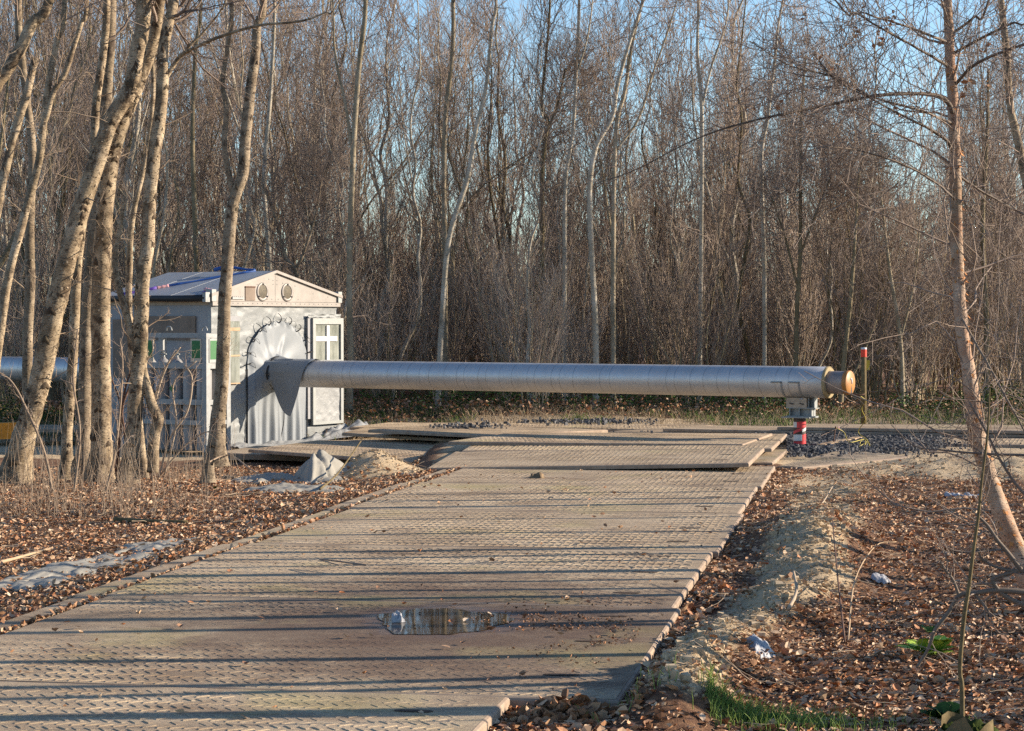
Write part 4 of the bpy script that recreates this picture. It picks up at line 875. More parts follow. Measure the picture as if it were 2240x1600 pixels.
traced('birch in front of the shelter side with a low curved side stem', [[(277, 1069, 48), (284, 1020, 37), (291, 944, 34), (298, 866, 34), (306, 772, 33), (309, 694, 32), (313, 600, 31), (322, 540, 30), (328, 431, 29), (337, 337, 29), (349, 262, 28), (356, 169, 26), (357, 112, 25), (371, 37, 23), (379, 0, 22)],
    [(334, 1034, 26), (337, 960, 24), (346, 916, 23), (331, 881, 21), (318, 830, 18), (309, 770, 12)], [(306, 785, 16), (291, 748, 17), (274, 680, 16), (256, 610, 14), (252, 560, 12), (262, 500, 10), (272, 430, 8)],
    [(358, 175, 11), (369, 161, 11), (394, 124, 9), (430, 103, 8, -.2), (487, 79, 7, -.4), (566, 56, 6, -.5), (656, 47, 5, -.6), (710, 28, 4, -.6), (746, -5, 3, -.6)], [(394, 124, 7), (425, 90, 6), (442, 75, 5), (484, 22, 4), (500, -20, 3)]], 22.5, seed=3, nfl=260)
traced('forked birch standing directly before the shelter front corner', [[(470, 988, 52), (476, 925, 34), (485, 847, 30), (488, 761, 29), (491, 661, 28), (497, 581, 27), (506, 469, 26), (514, 431, 25), (532, 375, 24), (537, 300, 24), (547, 206, 23), (559, 112, 20), (563, 56, 18), (577, -5, 15)],
    [(512, 440, 13), (503, 394, 13), (491, 319, 13), (495, 244, 11), (487, 180, 10), (499, 94, 10), (504, -5, 9)]], 28.6, seed=4, nfl=300, barkm='birch_dark', twigs=(8, .2, .6))
traced('slim forked birch at the left edge of the picture', [[(-25, 1030, 26), (-14, 850, 22), (4, 700, 20), (20, 600, 19), (49, 487, 18), (75, 394, 17), (88, 337, 17), (96, 262, 16), (106, 187, 14), (124, 94, 13), (142, 0, 12)], [(94, 275, 13), (103, 250, 13), (117, 202, 12), (142, 161, 12), (158, 112, 11), (178, 50, 10), (191, -5, 9)]], 21.5, seed=5, nfl=60)
traced('broken topped grey stem at the far left', [[(-40, 1020, 24), (-30, 640, 20), (-4, 450, 19), (12, 372, 19), (24, 320, 18), (40, 265, 18), (57, 212, 17), (68, 165, 16), (76, 127, 14)]], 22., seed=6, ext=0, crown=False)
traced('leaning limb tree crossing the top left corner', [[(-140, 1010, 32), (-110, 600, 30), (-50, 300, 28), (-8, 190, 27), (12, 160, 26), (45, 105, 25), (72, 48, 24), (112, -8, 22)]], 22.2, seed=7)
traced('upright birch behind the thick leaning birch', [[(56, 1000, 27), (60, 880, 23), (60, 756, 22), (65, 660, 22), (66, 600, 21), (65, 540, 20), (67, 450, 19), (71, 337, 18), (60, 225, 17), (46, 112, 16), (41, -5, 15)]], 24.5, seed=8, barkm='birch_dark', nfl=90)
traced('slim birch between the two thickest left birches', [[(144, 1040, 30), (147, 950, 23), (153, 866, 22), (159, 787, 22), (163, 694, 22), (168, 600, 21), (178, 500, 20), (195, 400, 19), (206, 322, 18), (209, 244, 18), (216, 180, 18), (226, 112, 17), (233, -5, 16)]], 23.4, seed=9, nfl=120)
traced('dark upright birch at top left behind the leaning birch', [[(182, 985, 30), (190, 700, 27), (215, 420, 26), (228, 260, 26), (236, 150, 25), (243, 0, 24)]], 25.2, seed=10, barkm='birch_dark')
traced('thin pale stem left of the shelter roof', [[(318, 1035, 22), (300, 900, 18), (283, 700, 15), (283, 600, 14), (290, 480, 12), (322, 330, 11), (335, 200, 10), (330, 80, 9), (340, -5, 8)]], 25.4, seed=11, twigs=(16, .2, .6))
traced('short dead stem at the foot of the left birches', [[(172, 1058, 12), (160, 1030, 11), (168, 1000, 11), (178, 975, 9)]], 22.4, seed=12, ext=0, crown=False, twigs=(0, 0, 0), flare=False)
# right hand birch with arching boughs
R1 = 12.9
def bough(pts): return [(x, y, w_, d_) for (x, y, w_, d_) in pts]
traced('reddish peeling birch leaning across the right side', [[(2292, 1365, 46), (2258, 1284, 43), (2212, 1175, 40), (2177, 1085, 38), (2153, 1006, 37), (2137, 949, 36), (2129, 891, 34), (2120, 820, 31), (2106, 740, 29), (2098, 640, 27), (2094, 562, 27), (2091, 450, 26), (2089, 337, 25), (2085, 225, 24), (2079, 150, 22), (2076, 56, 21), (2073, -5, 19)],
    bough([(2088, 262, 10, 0), (2076, 228, 11, -.05), (2052, 211, 10, -.1), (2025, 206, 9, -.15), (1950, 206, 8, -.3), (1875, 217, 7, -.4), (1762, 240, 6, -.5), (1669, 259, 5, -.6), (1575, 285, 4, -.6), (1500, 315, 3, -.6), (1390, 372, 2, -.6), (1310, 400, 1.5, -.6)]),
    bough([(2078, 148, 8, 0), (2025, 116, 6, -.2), (1950, 75, 5, -.4), (1875, 30, 4, -.6), (1820, -10, 4, -.7)]), bough([(2076, 95, 7, 0), (1990, 60, 5, -.3), (1895, 30, 4, -.5), (1840, -10, 3, -.7)]),
    bough([(2086, 272, 7, 0), (2008, 240, 5, -.3), (1912, 214, 4, -.5), (1820, 168, 4, -.6), (1725, 142, 3, -.8), (1640, 90, 2, -.9)]), bough([(2090, 342, 8, 0), (2062, 300, 7, -.1), (1970, 251, 5, -.3), (1901, 214, 4, -.5), (1830, 176, 3, -.6), (1780, 120, 2, -.7)]),
    bough([(2082, 75, 7, 0), (2130, 38, 6, -.2), (2165, -8, 5, -.3)]), bough([(2084, 118, 7, 0), (2156, 79, 6, -.2), (2212, 52, 5, -.3), (2290, 10, 4, -.4)]), bough([(2087, 188, 8, 0), (2137, 139, 7, -.2), (2239, 98, 6, -.3), (2310, 80, 5, -.4)]),
    bough([(2090, 380, 6, 0), (2150, 420, 5, .2), (2240, 470, 4, .4), (2300, 500, 3, .6)]), bough([(2092, 440, 6, 0), (2040, 395, 5, -.3), (1950, 350, 4, -.5), (1850, 325, 3, -.7), (1750, 320, 2, -.9)]),
    bough([(2100, 690, 5, 0), (2140, 760, 5, -.3), (2190, 850, 5, -.5), (2250, 960, 4, -.6)])], R1, 'birch_red', 4., 21, (34, .35, 1.5), False, 240, fl='flake_red', twm='twig', cup=.06)
traced('pale slim birch at the right edge of the picture', [[(2330, 950, 26), (2300, 700, 22), (2262, 500, 20), (2240, 375, 18), (2220, 281, 17), (2209, 225, 16), (2201, 112, 15), (2190, -5, 14)]], 20., seed=22, twigs=(20, .3, 1.1), twm='twig')
# prominent trees at the edge of the wood
bgs = [('dark stemmed tree rising just right of the shelter roof', [[(762, 930, 26), (768, 800, 22), (765, 600, 20), (775, 350, 19), (788, 150, 17), (800, -5, 15)], [(775, 360, 12), (755, 240, 10), (735, 120, 8), (728, -5, 6)]], 37.5, 'stem'),
  ('low dark tree with a wide fork behind the shelter gable', [[(640, 935, 20), (645, 800, 17), (648, 650, 16), (646, 592, 15), (625, 560, 11), (600, 470, 8), (570, 400, 5)], [(647, 590, 12), (668, 550, 10), (690, 470, 7), (705, 380, 5)]], 38.2, 'birch_dark'),
  ('pale grey tree leaning right above the left part of the pipe', [[(958, 920, 22), (970, 700, 20), (985, 520, 19), (1020, 390, 17), (1045, 280, 15), (1060, 190, 13), (1078, 60, 12), (1082, -5, 11)]], 38.6, 'stem_white'),
  ('straight grey tree left of the leaning one in mid wood', [[(975, 925, 20), (972, 600, 18), (970, 400, 17), (978, 250, 16), (988, 120, 15), (990, -5, 14)]], 41., 'stem'),
  ('crooked tree with a kink above the middle of the pipe', [[(1185, 925, 18), (1190, 650, 16), (1188, 400, 14), (1192, 300, 13), (1200, 270, 13), (1188, 225, 11), (1192, 120, 9), (1205, -5, 8)], [(1200, 280, 9), (1222, 230, 8), (1235, 150, 7)]], 40., 'stem'),
  ('pale birch waving up beside the crooked mid tree', [[(1235, 920, 16), (1238, 600, 15), (1240, 400, 14), (1250, 290, 12), (1262, 150, 11), (1270, -5, 10)], [(1258, 180, 7), (1280, 90, 6), (1300, -5, 5)]], 39.5, 'stem_white'),
  ('stout tree bending to the right above the middle of the pipe', [[(1305, 925, 24), (1300, 700, 21), (1290, 500, 19), (1292, 400, 18), (1305, 320, 17), (1335, 260, 15), (1352, 190, 14), (1372, 110, 12), (1400, 20, 10), (1408, -5, 9)]], 38., 'stem_white'),
  ('twin stemmed tree fanning out above the pipe middle', [[(1345, 925, 20), (1340, 600, 17), (1348, 300, 15), (1365, 200, 13), (1385, 90, 11), (1405, -5, 9)], [(1350, 330, 9), (1395, 260, 8), (1430, 160, 7), (1470, 30, 5)]], 39., 'stem'),
  ('straight dark tree right of the middle of the wood', [[(1532, 925, 17), (1530, 600, 15), (1532, 400, 14), (1533, 230, 13), (1528, 120, 11), (1526, -5, 10)], [(1534, 240, 9), (1555, 150, 8), (1590, 30, 6)]], 38.8, 'stem_white'),
  ('white birch stem with an elbow in the sunlit gap', [[(1672, 925, 16), (1670, 600, 15), (1668, 430, 14), (1665, 330, 14), (1682, 260, 12), (1690, 150, 10), (1705, 60, 8), (1712, -5, 7)]], 39., 'stem_white'),
  ('olive tree with upswept boughs above the support post', [[(1738, 925, 18), (1742, 700, 16), (1748, 560, 14), (1752, 400, 12), (1756, 250, 9), (1760, 120, 6)], [(1745, 620, 9), (1715, 520, 7), (1690, 430, 5)], [(1748, 560, 9), (1785, 470, 7), (1820, 380, 5)]], 37.8, 'stem'),
  ('mossy tree with low arching bough right of the support post', [[(1832, 925, 19), (1848, 800, 17), (1862, 650, 14), (1868, 520, 10), (1880, 400, 7), (1890, 330, 5)], [(1840, 860, 10), (1880, 800, 8), (1915, 700, 5)]], 37.2, 'stem'),
  ('leaning olive tree left of the red birch', [[(1975, 920, 18), (1972, 750, 15), (1950, 600, 12), (1930, 480, 9), (1925, 380, 6)], [(1972, 740, 9), (2000, 620, 7), (2010, 500, 5)]], 37.4, 'stem'),
  ('grey tree behind the right hand birch', [[(2160, 920, 22), (2158, 700, 19), (2150, 500, 16), (2160, 300, 12), (2165, 150, 9)]], 38.2, 'stem'),
  ('dark tree left of the shelter among the left birches', [[(440, 925, 20), (436, 700, 18), (430, 500, 17), (424, 300, 15), (430, 120, 13), (436, -5, 12)]], 38.4, 'stem'),
  ('pale tree seen between the forked birch and the shelter', [[(590, 930, 18), (588, 600, 16), (575, 400, 15), (590, 200, 13), (598, -5, 11)]], 39.6, 'stem_white')]
for i, (lb, st, D, bk) in enumerate(bgs):
    st = [[(q[0] + 3 * sin(q[1] * .031 + i), q[1], q[2] * .64) for q in w_] for w_ in st]
    traced(lb, st, D, bk, 4.5, 40 + i, (22, .6, 2.0), True, 0, twm='twig', sides=8, flare=True)
# trees standing just outside the picture on the sunny side, whose shadows stripe the track
rp = np.random.default_rng(3)
for j, D_ in enumerate((8.75, 9.05, 9.5, 9.95, 10.55, 11.2, 11.6, 12.2, 12.75, 13.1, 13.7, 14.3, 14.6, 15.4, 16.3, 17.3, 18.4, 20.2)):
    x = .25 * (D_ + 1.2) + rp.uniform(.7, 2.6); y = D_ + x * .1228; i = j; s = rp.uniform(.6, 1.1) if D_ > 11.5 else rp.uniform(.85, 1.25)
    put('birch_tree', 'bare birch standing just outside the picture on the sunny side', 'tree', POLES[i % 3], ('trunk', 'crown'), x, y, x * 2.1, s, 'birches right of the picture')

# ------------------------------------------------------------------ undergrowth and litter
def leaf_mesh(m, x, y, z, size, rng, tint, flat=.5, pitch=None):
    n = len(x); u = np.array([(-.5, 0, 0), (-.12, .3, .06), (.25, .26, .08), (.5, 0, 0), (.25, -.26, .08), (-.12, -.3, .06), (.05, 0, -.05)])
    curl = rng.uniform(-.4, 1.1, n) * np.where(rng.random(n) < .2, 1.6, 1)
    V = np.repeat(u[None], n, 0); V[:, :, 2] *= (1 + 2.5 * curl)[:, None]; V[:, :, 2] += (curl * .22)[:, None] * (u[None, :, 0] ** 2) * 2
    V *= (size * np.array([1.])[0])[:, None, None]
    V[:, :, 1] *= rng.uniform(.7, 1.3, n)[:, None]
    a, b, c = rng.uniform(0, 2 * pi, n), rng.normal(0, flat, n), rng.normal(0, flat, n)
    def rot(V, ang, i, j):
        ca, sa = np.cos(ang)[:, None], np.sin(ang)[:, None]; p, q = V[:, :, i].copy(), V[:, :, j].copy(); V[:, :, i] = ca * p - sa * q; V[:, :, j] = sa * p + ca * q
    rot(V, b, 0, 2); rot(V, c, 1, 2); rot(V, a, 0, 1)
    V[:, :, 2] -= V[:, :, 2].min(1)[:, None] * rng.uniform(.3, .95, n)[:, None]
    V += np.stack([x, y, z], -1)[:, None]
    f = np.array([(0, 6, 2, 1), (6, 3, 2, 2), (0, 5, 4, 6), (6, 4, 3, 3)]); f3 = np.array([(0, 6, 1), (1, 6, 2), (6, 3, 2), (0, 5, 6), (5, 4, 6), (6, 4, 3)])
    m.add(V.reshape(-1, 3), (f3[None] + 7 * np.arange(n)[:, None, None]).reshape(-1, 3), 0, np.repeat(tint, 7))
rl = np.random.default_rng(21)
def litter(N, xr, yr, test):
    x = rl.uniform(*xr, N); y = rl.uniform(*yr, N); ok = test(x, y); x, y = x[ok], y[ok]
    keep = rl.random(len(x)) < np.clip(1.15 - 1.25 * np.clip(sandmask(x, y) + .6 * fbm(x * 2.5, y * 2.5, 77, 3), 0, 1.2), .03, 1); return x[keep], y[keep]
def intrack(x, y, mg=0.):
    u, v = road_uv(x, y); return (v > -3.68 - mg) & (v < .0 + mg) & (u > 0) & (u < 15.1) | ((v > -3.95) & (v < -.46) & (u > -3) & (u <= 0))
m = MB()
def zone(N, xr, yr, f, s=(.026, .058)):
    x, y = litter(N, xr, yr, f); leaf_mesh(m, x, y, gz(x, y) + rl.uniform(0, .014, len(x)), np.where(rl.random(len(x)) < .1, rl.uniform(.045, .07, len(x)), rl.uniform(.016, .04, len(x))), rl, np.clip(rl.beta(2.2, 1.8, len(x)), 0, 1), .3)
fr = lambda x, y, e=.5: np.abs(x) < .2435 * y + e
zone(44000, (-.2, 4), (6.5, 13), lambda x, y: fr(x, y) & ~intrack(x, y))
zone(58000, (.6, 6.6), (13, 25.5), lambda x, y: fr(x, y) & ~intrack(x, y) & (y < 24.6))
zone(120000, (-7, -.3), (10, 28.5), lambda x, y: fr(x, y, .8) & ~intrack(x, y) & ((x < -1.2) | (y < 23.4)))
zone(9000, (-12, -5), (12, 36), lambda x, y: ~fr(x, y, .8))
x = rl.uniform(-3, 3, 900); y = rl.uniform(8.5, 23, 900); ok = intrack(x, y) & ((rl.random(900) < .28) | (np.hypot(x - pc[0] - .5, y - pc[1]) < 1.)); x, y = x[ok], y[ok]
leaf_mesh(m, x, y, np.full(len(x), .112), rl.uniform(.025, .06, len(x)), rl, rl.beta(2, 2, len(x)), .3)
u = rl.uniform(0, 14.5, 2600); v = np.where(rl.random(2600) < .3, rl.normal(.09, .04, 2600), np.where(rl.random(2600) < .5, rl.normal(-3.78, .06, 2600), rl.normal(-3.475, .014, 2600))); q = RC[None] + RD[None] * u[:, None] + RN[None] * v[:, None]
leaf_mesh(m, q[:, 0], q[:, 1], np.where(v < -3.6, .055, np.where(v < 0, .075, .04)) + rl.uniform(0, .02, 2600), rl.uniform(.03, .06, 2600), rl, rl.beta(2, 2, 2600), .5)
# heap of leaves against the front edge
x = rl.normal(.25, .22, 700); y = rl.normal(8.93, .17, 700); ok = ~intrack(x, y, .0); x, y = x[ok], y[ok]; leaf_mesh(m, x, y, .02 + .1 * np.exp(-((x - .25) / .2) ** 2 - ((y - 9.05) / .15) ** 2) * rl.random(len(x)) ** .5, rl.uniform(.05, .08, len(x)), rl, rl.beta(1.6, 2.4, len(x)), .6)
solo('fallen_leaves', m, M['leaf'], 'brown carpet of fallen leaves', None, None, 'stuff', tint=True, smooth=False)

def stalks(N, pos, hgt, r, mat, name, label, lean=.35, n=4, seed=1, tint=None, droop=.0, wob=.12):
    q = np.random.default_rng(seed); x, y = pos(q, N); N = len(x); hh = q.uniform(*hgt, N); a = q.uniform(0, 2 * pi, N); ln = q.uniform(0, lean, N); z = np.linspace(0, 1, n)
    P = np.zeros((N, n, 3)); P[:, :, 0] = x[:, None] + np.cos(a)[:, None] * (ln * hh)[:, None] * z ** 1.5; P[:, :, 1] = y[:, None] + np.sin(a)[:, None] * (ln * hh)[:, None] * z ** 1.5
    P[:, :, 2] = gz(x, y)[:, None] - .01 + hh[:, None] * (z - droop * z ** 2.5); P[:, 1:] += q.normal(0, wob, (N, n - 1, 3)) * (hh / n)[:, None, None]
    m = MB(); m.tubes(P, q.uniform(*r, N)[:, None] * (1 - .7 * z)[None], 3); tr_ = tint or (0, 1); m.T = [np.repeat(q.uniform(*tr_, N), n * 3)]
    return solo(name, m, mat, label, None, None, 'stuff', tint=True)
def pos_left(q, N):
    px = np.where(q.random(N) < .6, q.normal(200, 130, N), q.uniform(-60, 520, N)); D = q.uniform(18.5, 27.5, N); kk = fbm(px * .012, D * .9, 4, 3) > -.12; px, D = px[kk], D[kk]; return (px - 1120) / F * D, D
stalks(2400, pos_left, (.05, .3), (.0016, .0038), M['stalk'], 'undergrowth', 'tangle of dry twigs and stalks at the foot of the left birches', 1.1, 5, 3, wob=.3, droop=.25)
stalks(420, pos_left, (.3, 1.0), (.002, .004), M['twig_pale'], 'dry_stalks', 'thin upright dry shoots among the left birches', .3, 6, 4, wob=.14)
def pos_verge(q, N):
    y = q.uniform(34.3, 38.5, N); return q.uniform(-.26, .26, N) * y, y
def pos_verge_c(q, N):
    x, y = pos_verge(q, N * 3); k_ = fbm(x * .8, y * .8, 5, 3) + .12 * q.random(len(x)) + .05 * (x > 0) > .1; return x[k_][:N], y[k_][:N]
stalks(9000, pos_verge, (.06, .32), (.003, .006), M['dry'], 'dry_grass', 'dry grass on the verge before the wood', .8, 4, 5, droop=.3)
stalks(7000, pos_verge_c, (.06, .24), (.004, .009), M['green'], 'grass', 'green grass and herbs on the verge', .9, 4, 6, droop=.35)
# low leafy bramble along the wood edge
m = MB(); q = np.random.default_rng(8); x, y = pos_verge(q, 30000); y = y + 1.2; k_ = fbm(x * .7, y * .5, 15, 3) > .02 - .1 * (x > 1); x, y = x[k_], y[k_]
leaf_mesh(m, x, y, gz(x, y) + .03 + .45 * q.random(len(x)) ** 1.7 * (.4 + vnoise(x * 1.1, y, 3)), q.uniform(.03, .06, len(x)), q, q.beta(1.6, 2.8, len(x)), .6)
solo('bramble', m, M['green'], 'low green bramble along the foot of the wood', None, None, 'stuff', tint=True, smooth=False)
m = MB(); x, y = pos_verge(q, 9000); y = y + 1.6; leaf_mesh(m, x, y, gz(x, y) + .25 * q.random(len(x)) ** 2, q.uniform(.04, .09, len(x)), q, q.beta(2, 3, len(x)), .5)
solo('dead_leaves', m, M['leaf'], 'dead brown leaves under the wood edge', None, None, 'stuff', tint=True, smooth=False)
def pos_front(q, N):
    x = np.where(q.random(N) < .9, np.abs(q.normal(0, .32, N)) + .84, q.uniform(.2, 2.0, N)); y = q.normal(9.0, .1, N); return x, y
stalks(1300, pos_front, (.03, .12), (.0016, .003), M['lush'], 'foreground_grass', 'tuft of bright green grass at the bottom edge', .6, 5, 9, droop=.2, tint=(.6, .95))
# gravel round the post
q = np.random.default_rng(12); n = 9500; px = np.where(q.random(n) < .7, q.normal(1800, 130, n), q.uniform(1640, 2060, n)); py = q.normal(972, 13, n); px = np.append(px, q.normal(1290, 90, 320)); py = np.append(py, q.normal(946, 2.5, 320))
n = len(px); px = np.append(px, q.normal(1015, 45, 160)); py = np.append(py, q.normal(957, 2.5, 160)); n = len(px)
D = F * H / (py - YH); ok = (D < 34) & (D > 25.4) & (px > 940) & ~((px < 1640) & (px > 1440)) & ~((px < 1722) & (py > 975)); D, px = D[ok], px[ok]; n = len(px); X = (px - 1120) / F * D; s = q.uniform(.007, .021, n) * np.where(q.random(n) < .06, 1.6, 1.)
cube = np.array([(a, b, c) for c in (-1, 1) for b in (-1, 1) for a in (-1, 1)], float); V = cube[None] * (1 + q.uniform(-.4, .25, (n, 8, 3))) * s[:, None, None] * q.uniform(.6, 1.2, (n, 1, 3))
an = q.uniform(0, 6.28, n); c_, s_ = np.cos(an)[:, None], np.sin(an)[:, None]; vx = V[:, :, 0] * c_ - V[:, :, 1] * s_; vy = V[:, :, 0] * s_ + V[:, :, 1] * c_; V[:, :, 0], V[:, :, 1] = vx, vy
V += np.stack([X, D, np.where(X > 3.05, .045, .17 * (X < 3.05)) + q.uniform(-.01, .02, n)], -1)[:, None]
fc = np.array([(0, 2, 3, 1), (4, 5, 7, 6), (0, 1, 5, 4), (2, 6, 7, 3), (0, 4, 6, 2), (1, 3, 7, 5)]); m = MB().add(V.reshape(-1, 3), (fc[None] + 8 * np.arange(n)[:, None, None]).reshape(-1, 4), 0, np.repeat(q.beta(2, 2.5, n), 8))
solo('gravel', m, M['stone'], 'dark crushed stone around the support post', None, None, 'stuff', smooth=False, tint=True)
# clods
def clod(px, py, s, label, name='mud_clod', cat='clod', z=.11, mat='mud', fl=.6):
    m = MB(); c = G(px, py, z); a, b = np.meshgrid(np.linspace(0, 2 * pi, 19), np.linspace(0, pi / 2, 8), indexing='ij'); r = s * (1 + .9 * fbm(np.cos(a) * np.sin(b) * 2.6 + px, b * 1.5 + np.sin(a) * np.sin(b) * 2.6, 5, 4))
    m.grid(np.stack([c[0] + r * np.cos(a) * np.sin(b), c[1] + r * np.sin(a) * np.sin(b), c[2] - .01 + r * fl * np.cos(b)], -1)); return solo(name, m, M[mat], label, cat)
clod(1172, 1044, .085, 'lump of dried mud alone on the last track mat')
clod(872, 1357, .035, 'scrap of white ice standing in the puddle', 'ice_scrap', 'ice', .117, 'paper', 1.4)
q = np.random.default_rng(31); n = 1100; x = np.append(q.normal(pc[0] + .75, .3, n), q.uniform(-2.4, 2.2, 500)); y = np.append(q.normal(pc[1] - .4, .55, n), q.uniform(8.6, 23, 500)); ok = intrack(x, y, -.1); x, y = x[ok], y[ok]; n = len(x); ok = fbm(x * 1.6, y * 2.2, 44, 4) + .25 * np.exp(-((x - pc[0] - .7) / .5) ** 2 - ((y - pc[1] + .3) / .7) ** 2) > .02; x, y = x[ok], y[ok]; n = len(x)
m = MB(); leaf_mesh(m, x, y, np.full(n, .106), q.uniform(.008, .026, n), q, q.uniform(0, .45, n), .5)
solo('leaf_crumbs', m, M['leaf'], 'dark crumbs of rotten leaf and mud scattered on the track', None, None, 'stuff', smooth=False, tint=True)
q = np.random.default_rng(61); N = 9000; u_ = q.uniform(-.6, 13, N); v_ = q.normal(.28 + .4 * sstep(1, 5, u_), .3, N); xy = RC[None] + RD[None] * u_[:, None] + RN[None] * v_[:, None]; x, y = xy[:, 0], xy[:, 1]; ok = (sandmask(x, y) > .45) & (v_ > .05); x, y = x[ok], y[ok]
mx = MOUND[0] + q.normal(0, .4, 900); my = MOUND[1] + q.normal(0, .7, 900); x = np.append(x, mx); y = np.append(y, my); sx = q.uniform(3.4, 7, 1500); sy = q.uniform(22.8, 26.2, 1500); x = np.append(x, sx); y = np.append(y, sy); n = len(x); s = q.uniform(.003, .011, n) * np.where(q.random(n) < .07, 2.2, 1.)
V = cube[None] * (1 + q.uniform(-.5, .25, (n, 8, 3))) * s[:, None, None] + np.stack([x, y, gz(x, y) + s * .3], -1)[:, None]
solo('soil_crumbs', MB().add(V.reshape(-1, 3), (fc[None] + 8 * np.arange(n)[:, None, None]).reshape(-1, 4)), M['crumb'], 'small sandy clods lying on the spoil ridge', None, None, 'stuff', smooth=False)
# fallen twigs lying in the litter
q = np.random.default_rng(51); N = 2600; y = q.uniform(7.5, 27, N); x = np.where(q.random(N) < .5, q.uniform(-7, -1, N), q.uniform(.2, 6.2, N)); ok = ~intrack(x, y, .12) & (np.abs(x) < .25 * y + .6) & ((y < 24.5) | (x < -1.2)); x, y = x[ok], y[ok]; N = len(x)
a = q.uniform(0, 2 * pi, N); L_ = q.uniform(.06, .5, N) ** 1.3; t_ = np.linspace(-.5, .5, 5); P = np.zeros((N, 5, 3)); P[:, :, 0] = x[:, None] + np.cos(a)[:, None] * L_[:, None] * t_; P[:, :, 1] = y[:, None] + np.sin(a)[:, None] * L_[:, None] * t_
P[:, :, :2] += q.normal(0, .06, (N, 5, 2)) * L_[:, None, None]; P[:, :, 2] = gz(P[:, :, 0], P[:, :, 1]) + .012 + q.uniform(0, .03, (N, 1)) + q.normal(0, .004, (N, 5))
solo('twig_litter', MB().tubes(P, q.uniform(.0014, .0038, N)[:, None] * np.linspace(1, .5, 5)[None], 3), M['twig_pale'], 'dry fallen twigs lying over the leaf litter', None, None, 'stuff')

# ------------------------------------------------------------------ small things
# marker post
p = G(1889, 932, .08); t = thing('marker_post', 'weathered wooden marker post with red and white top', 'marker post', p)
part('post', MB().tubes(np.array([p - PZ * .1, p + PZ * .6, p + PZ * 1.14]), np.array([.047, .043, .04]), 10, 0, True), M['oldwood'], t)
part('red_cap', MB().lathe([(.047, 1.1), (.047, 1.22)], p, None, 16), M['redpaint'], t); part('white_cap', MB().lathe([(.0475, 1.221), (.0475, 1.25), (0, 1.252)], p, None, 16), M['white'], t)
m = MB(); m.box(p + np.array((.06, -.05, .97)), .055, .012, .16); part('yellow_plate', m, M['yellow'], t, smooth=False)
# iron rod with cable
p = G(1822, 980, 0); t = thing('earthing_rod', 'rusty iron rod with a clamp stuck in the gravel', 'rod', p)
part('rod', MB().tubes(np.array([p - PZ * .05, p + PZ * .3 + np.array((.035, 0, 0))]), np.array([.008, .007]), 6, 0, True), M['rust'], t)
m = MB(); m.box(p + np.array((.065, -.01, .275)), .05, .02, .03); part('clamp', m, M['pink'], t)
def px3(pts): return np.array([A(x, y, d) for x, y, d in pts])
cb = spline(px3([(1829, 936, 28.6), (1846, 946, 28.7), (1853, 962, 28.6), (1862, 968, 28.3), (1890, 962, 28.8), (1893, 973, 28.5), (1883, 984, 28.2), (1882, 968, 28.9), (1895, 962, 29), (1903, 978, 28.3), (1900, 987, 28), (1880, 978, 28.2), (1898, 965, 29), (1880, 950, 30), (1879, 940, 30), (1893, 918, 29.5), (1885, 895, 29), (1894, 878, 28.7), (1880, 865, 28.5)]), 130)
cb[:, 2] = np.maximum(cb[:, 2], .04); solo('earthing_cable', MB().tubes(cb, np.full(130, .006), 5), M['yellow_cable'], 'thin yellow cable looping from pipe end to iron rod', 'cable')
a_ = A(1868, 862, 28.3); solo('dead_twig', MB().tubes(np.array([a_ - PU * .05 + PZ * .0, a_ + np.array((.09, 0, -.02)), a_ + np.array((.15, 0, .0))]), np.array([.014, .012, .006]), 5, 0, True), M['rust'], 'dark wire end hanging under the orange pipe cap', 'wire')
def plank(p0, p1, w_, th, label, mat='plank', name='plank'):
    p0, p1 = np.array(p0), np.array(p1); d = p1 - p0; L_ = np.linalg.norm(d); d /= L_; sd = np.cross(PZ, d); sd /= np.linalg.norm(sd)
    m = MB(); m.box((p0 + p1) / 2, L_, w_, th, 0, np.array([d, sd, np.cross(d, sd)])); return solo(name, m, M[mat], label, 'plank', smooth=False)
plank(G(1796, 975, .06), G(1878, 958, .07), .12, .03, 'narrow plank lying loose on the gravel right of the post'); plank(G(1675, 977, .07), G(1690, 975, .07), .05, .015, 'splintered board end beside the taped post')
p0, p1 = G(-40, 944, .12), G(38, 942, .12); plank(p0, p1, .2, .24, 'orange steel beam on the ground at the far left', 'orange_steel', 'steel_beam')['category'] = 'beam'
cm('sandy mat crossing behind the left birches', [(-80, 937, .06), (330, 940, .02), (330, 931, .02), (-80, 928, .08)], tread=False, slots=False, th=.06)
# stumps and logs
def stump(px, py, D, r, h, label, mat='birch_dark', name='tree_stump'):
    b = A(px, py, D); b[2] = float(gz(b[0], b[1])); t = thing(name, label, 'stump', b); n = 9; z = np.linspace(-.08, h, n); P = np.stack([b[0] + .06 * r * np.sin(z * 9), np.full(n, b[1]), b[2] + z], -1)
    R = r * (1 + .8 * np.exp(-np.maximum(z, 0) / (h * .3))) * .8; an = np.arange(14); dp = 1 + .25 * fbm(an[None] * .8 + px, z[:, None] * 6, 3, 3); m = MB(); m.tubes(P, R, 14, 0, False, dp)
    m.V[0][-14:, 2] += RNG.uniform(-.05, .06, 14); part('trunk', m, M[mat], t)
    if h > .1: part('cut_top', MB().tubes(np.array([P[-1] - PZ * .04, P[-1] - PZ * .035]), np.array([R[-1] * .95] * 2), 12, 0, True), M['oldwood'], t)
    return t
stump(455, 1075, 22.3, .075, .24, 'rotten pale stump among the leaves before the forked birch')
ms = stump(2112, 1650, 8.75, .13, .07, 'mossy rotten stump in the bottom right corner', 'oldwood')
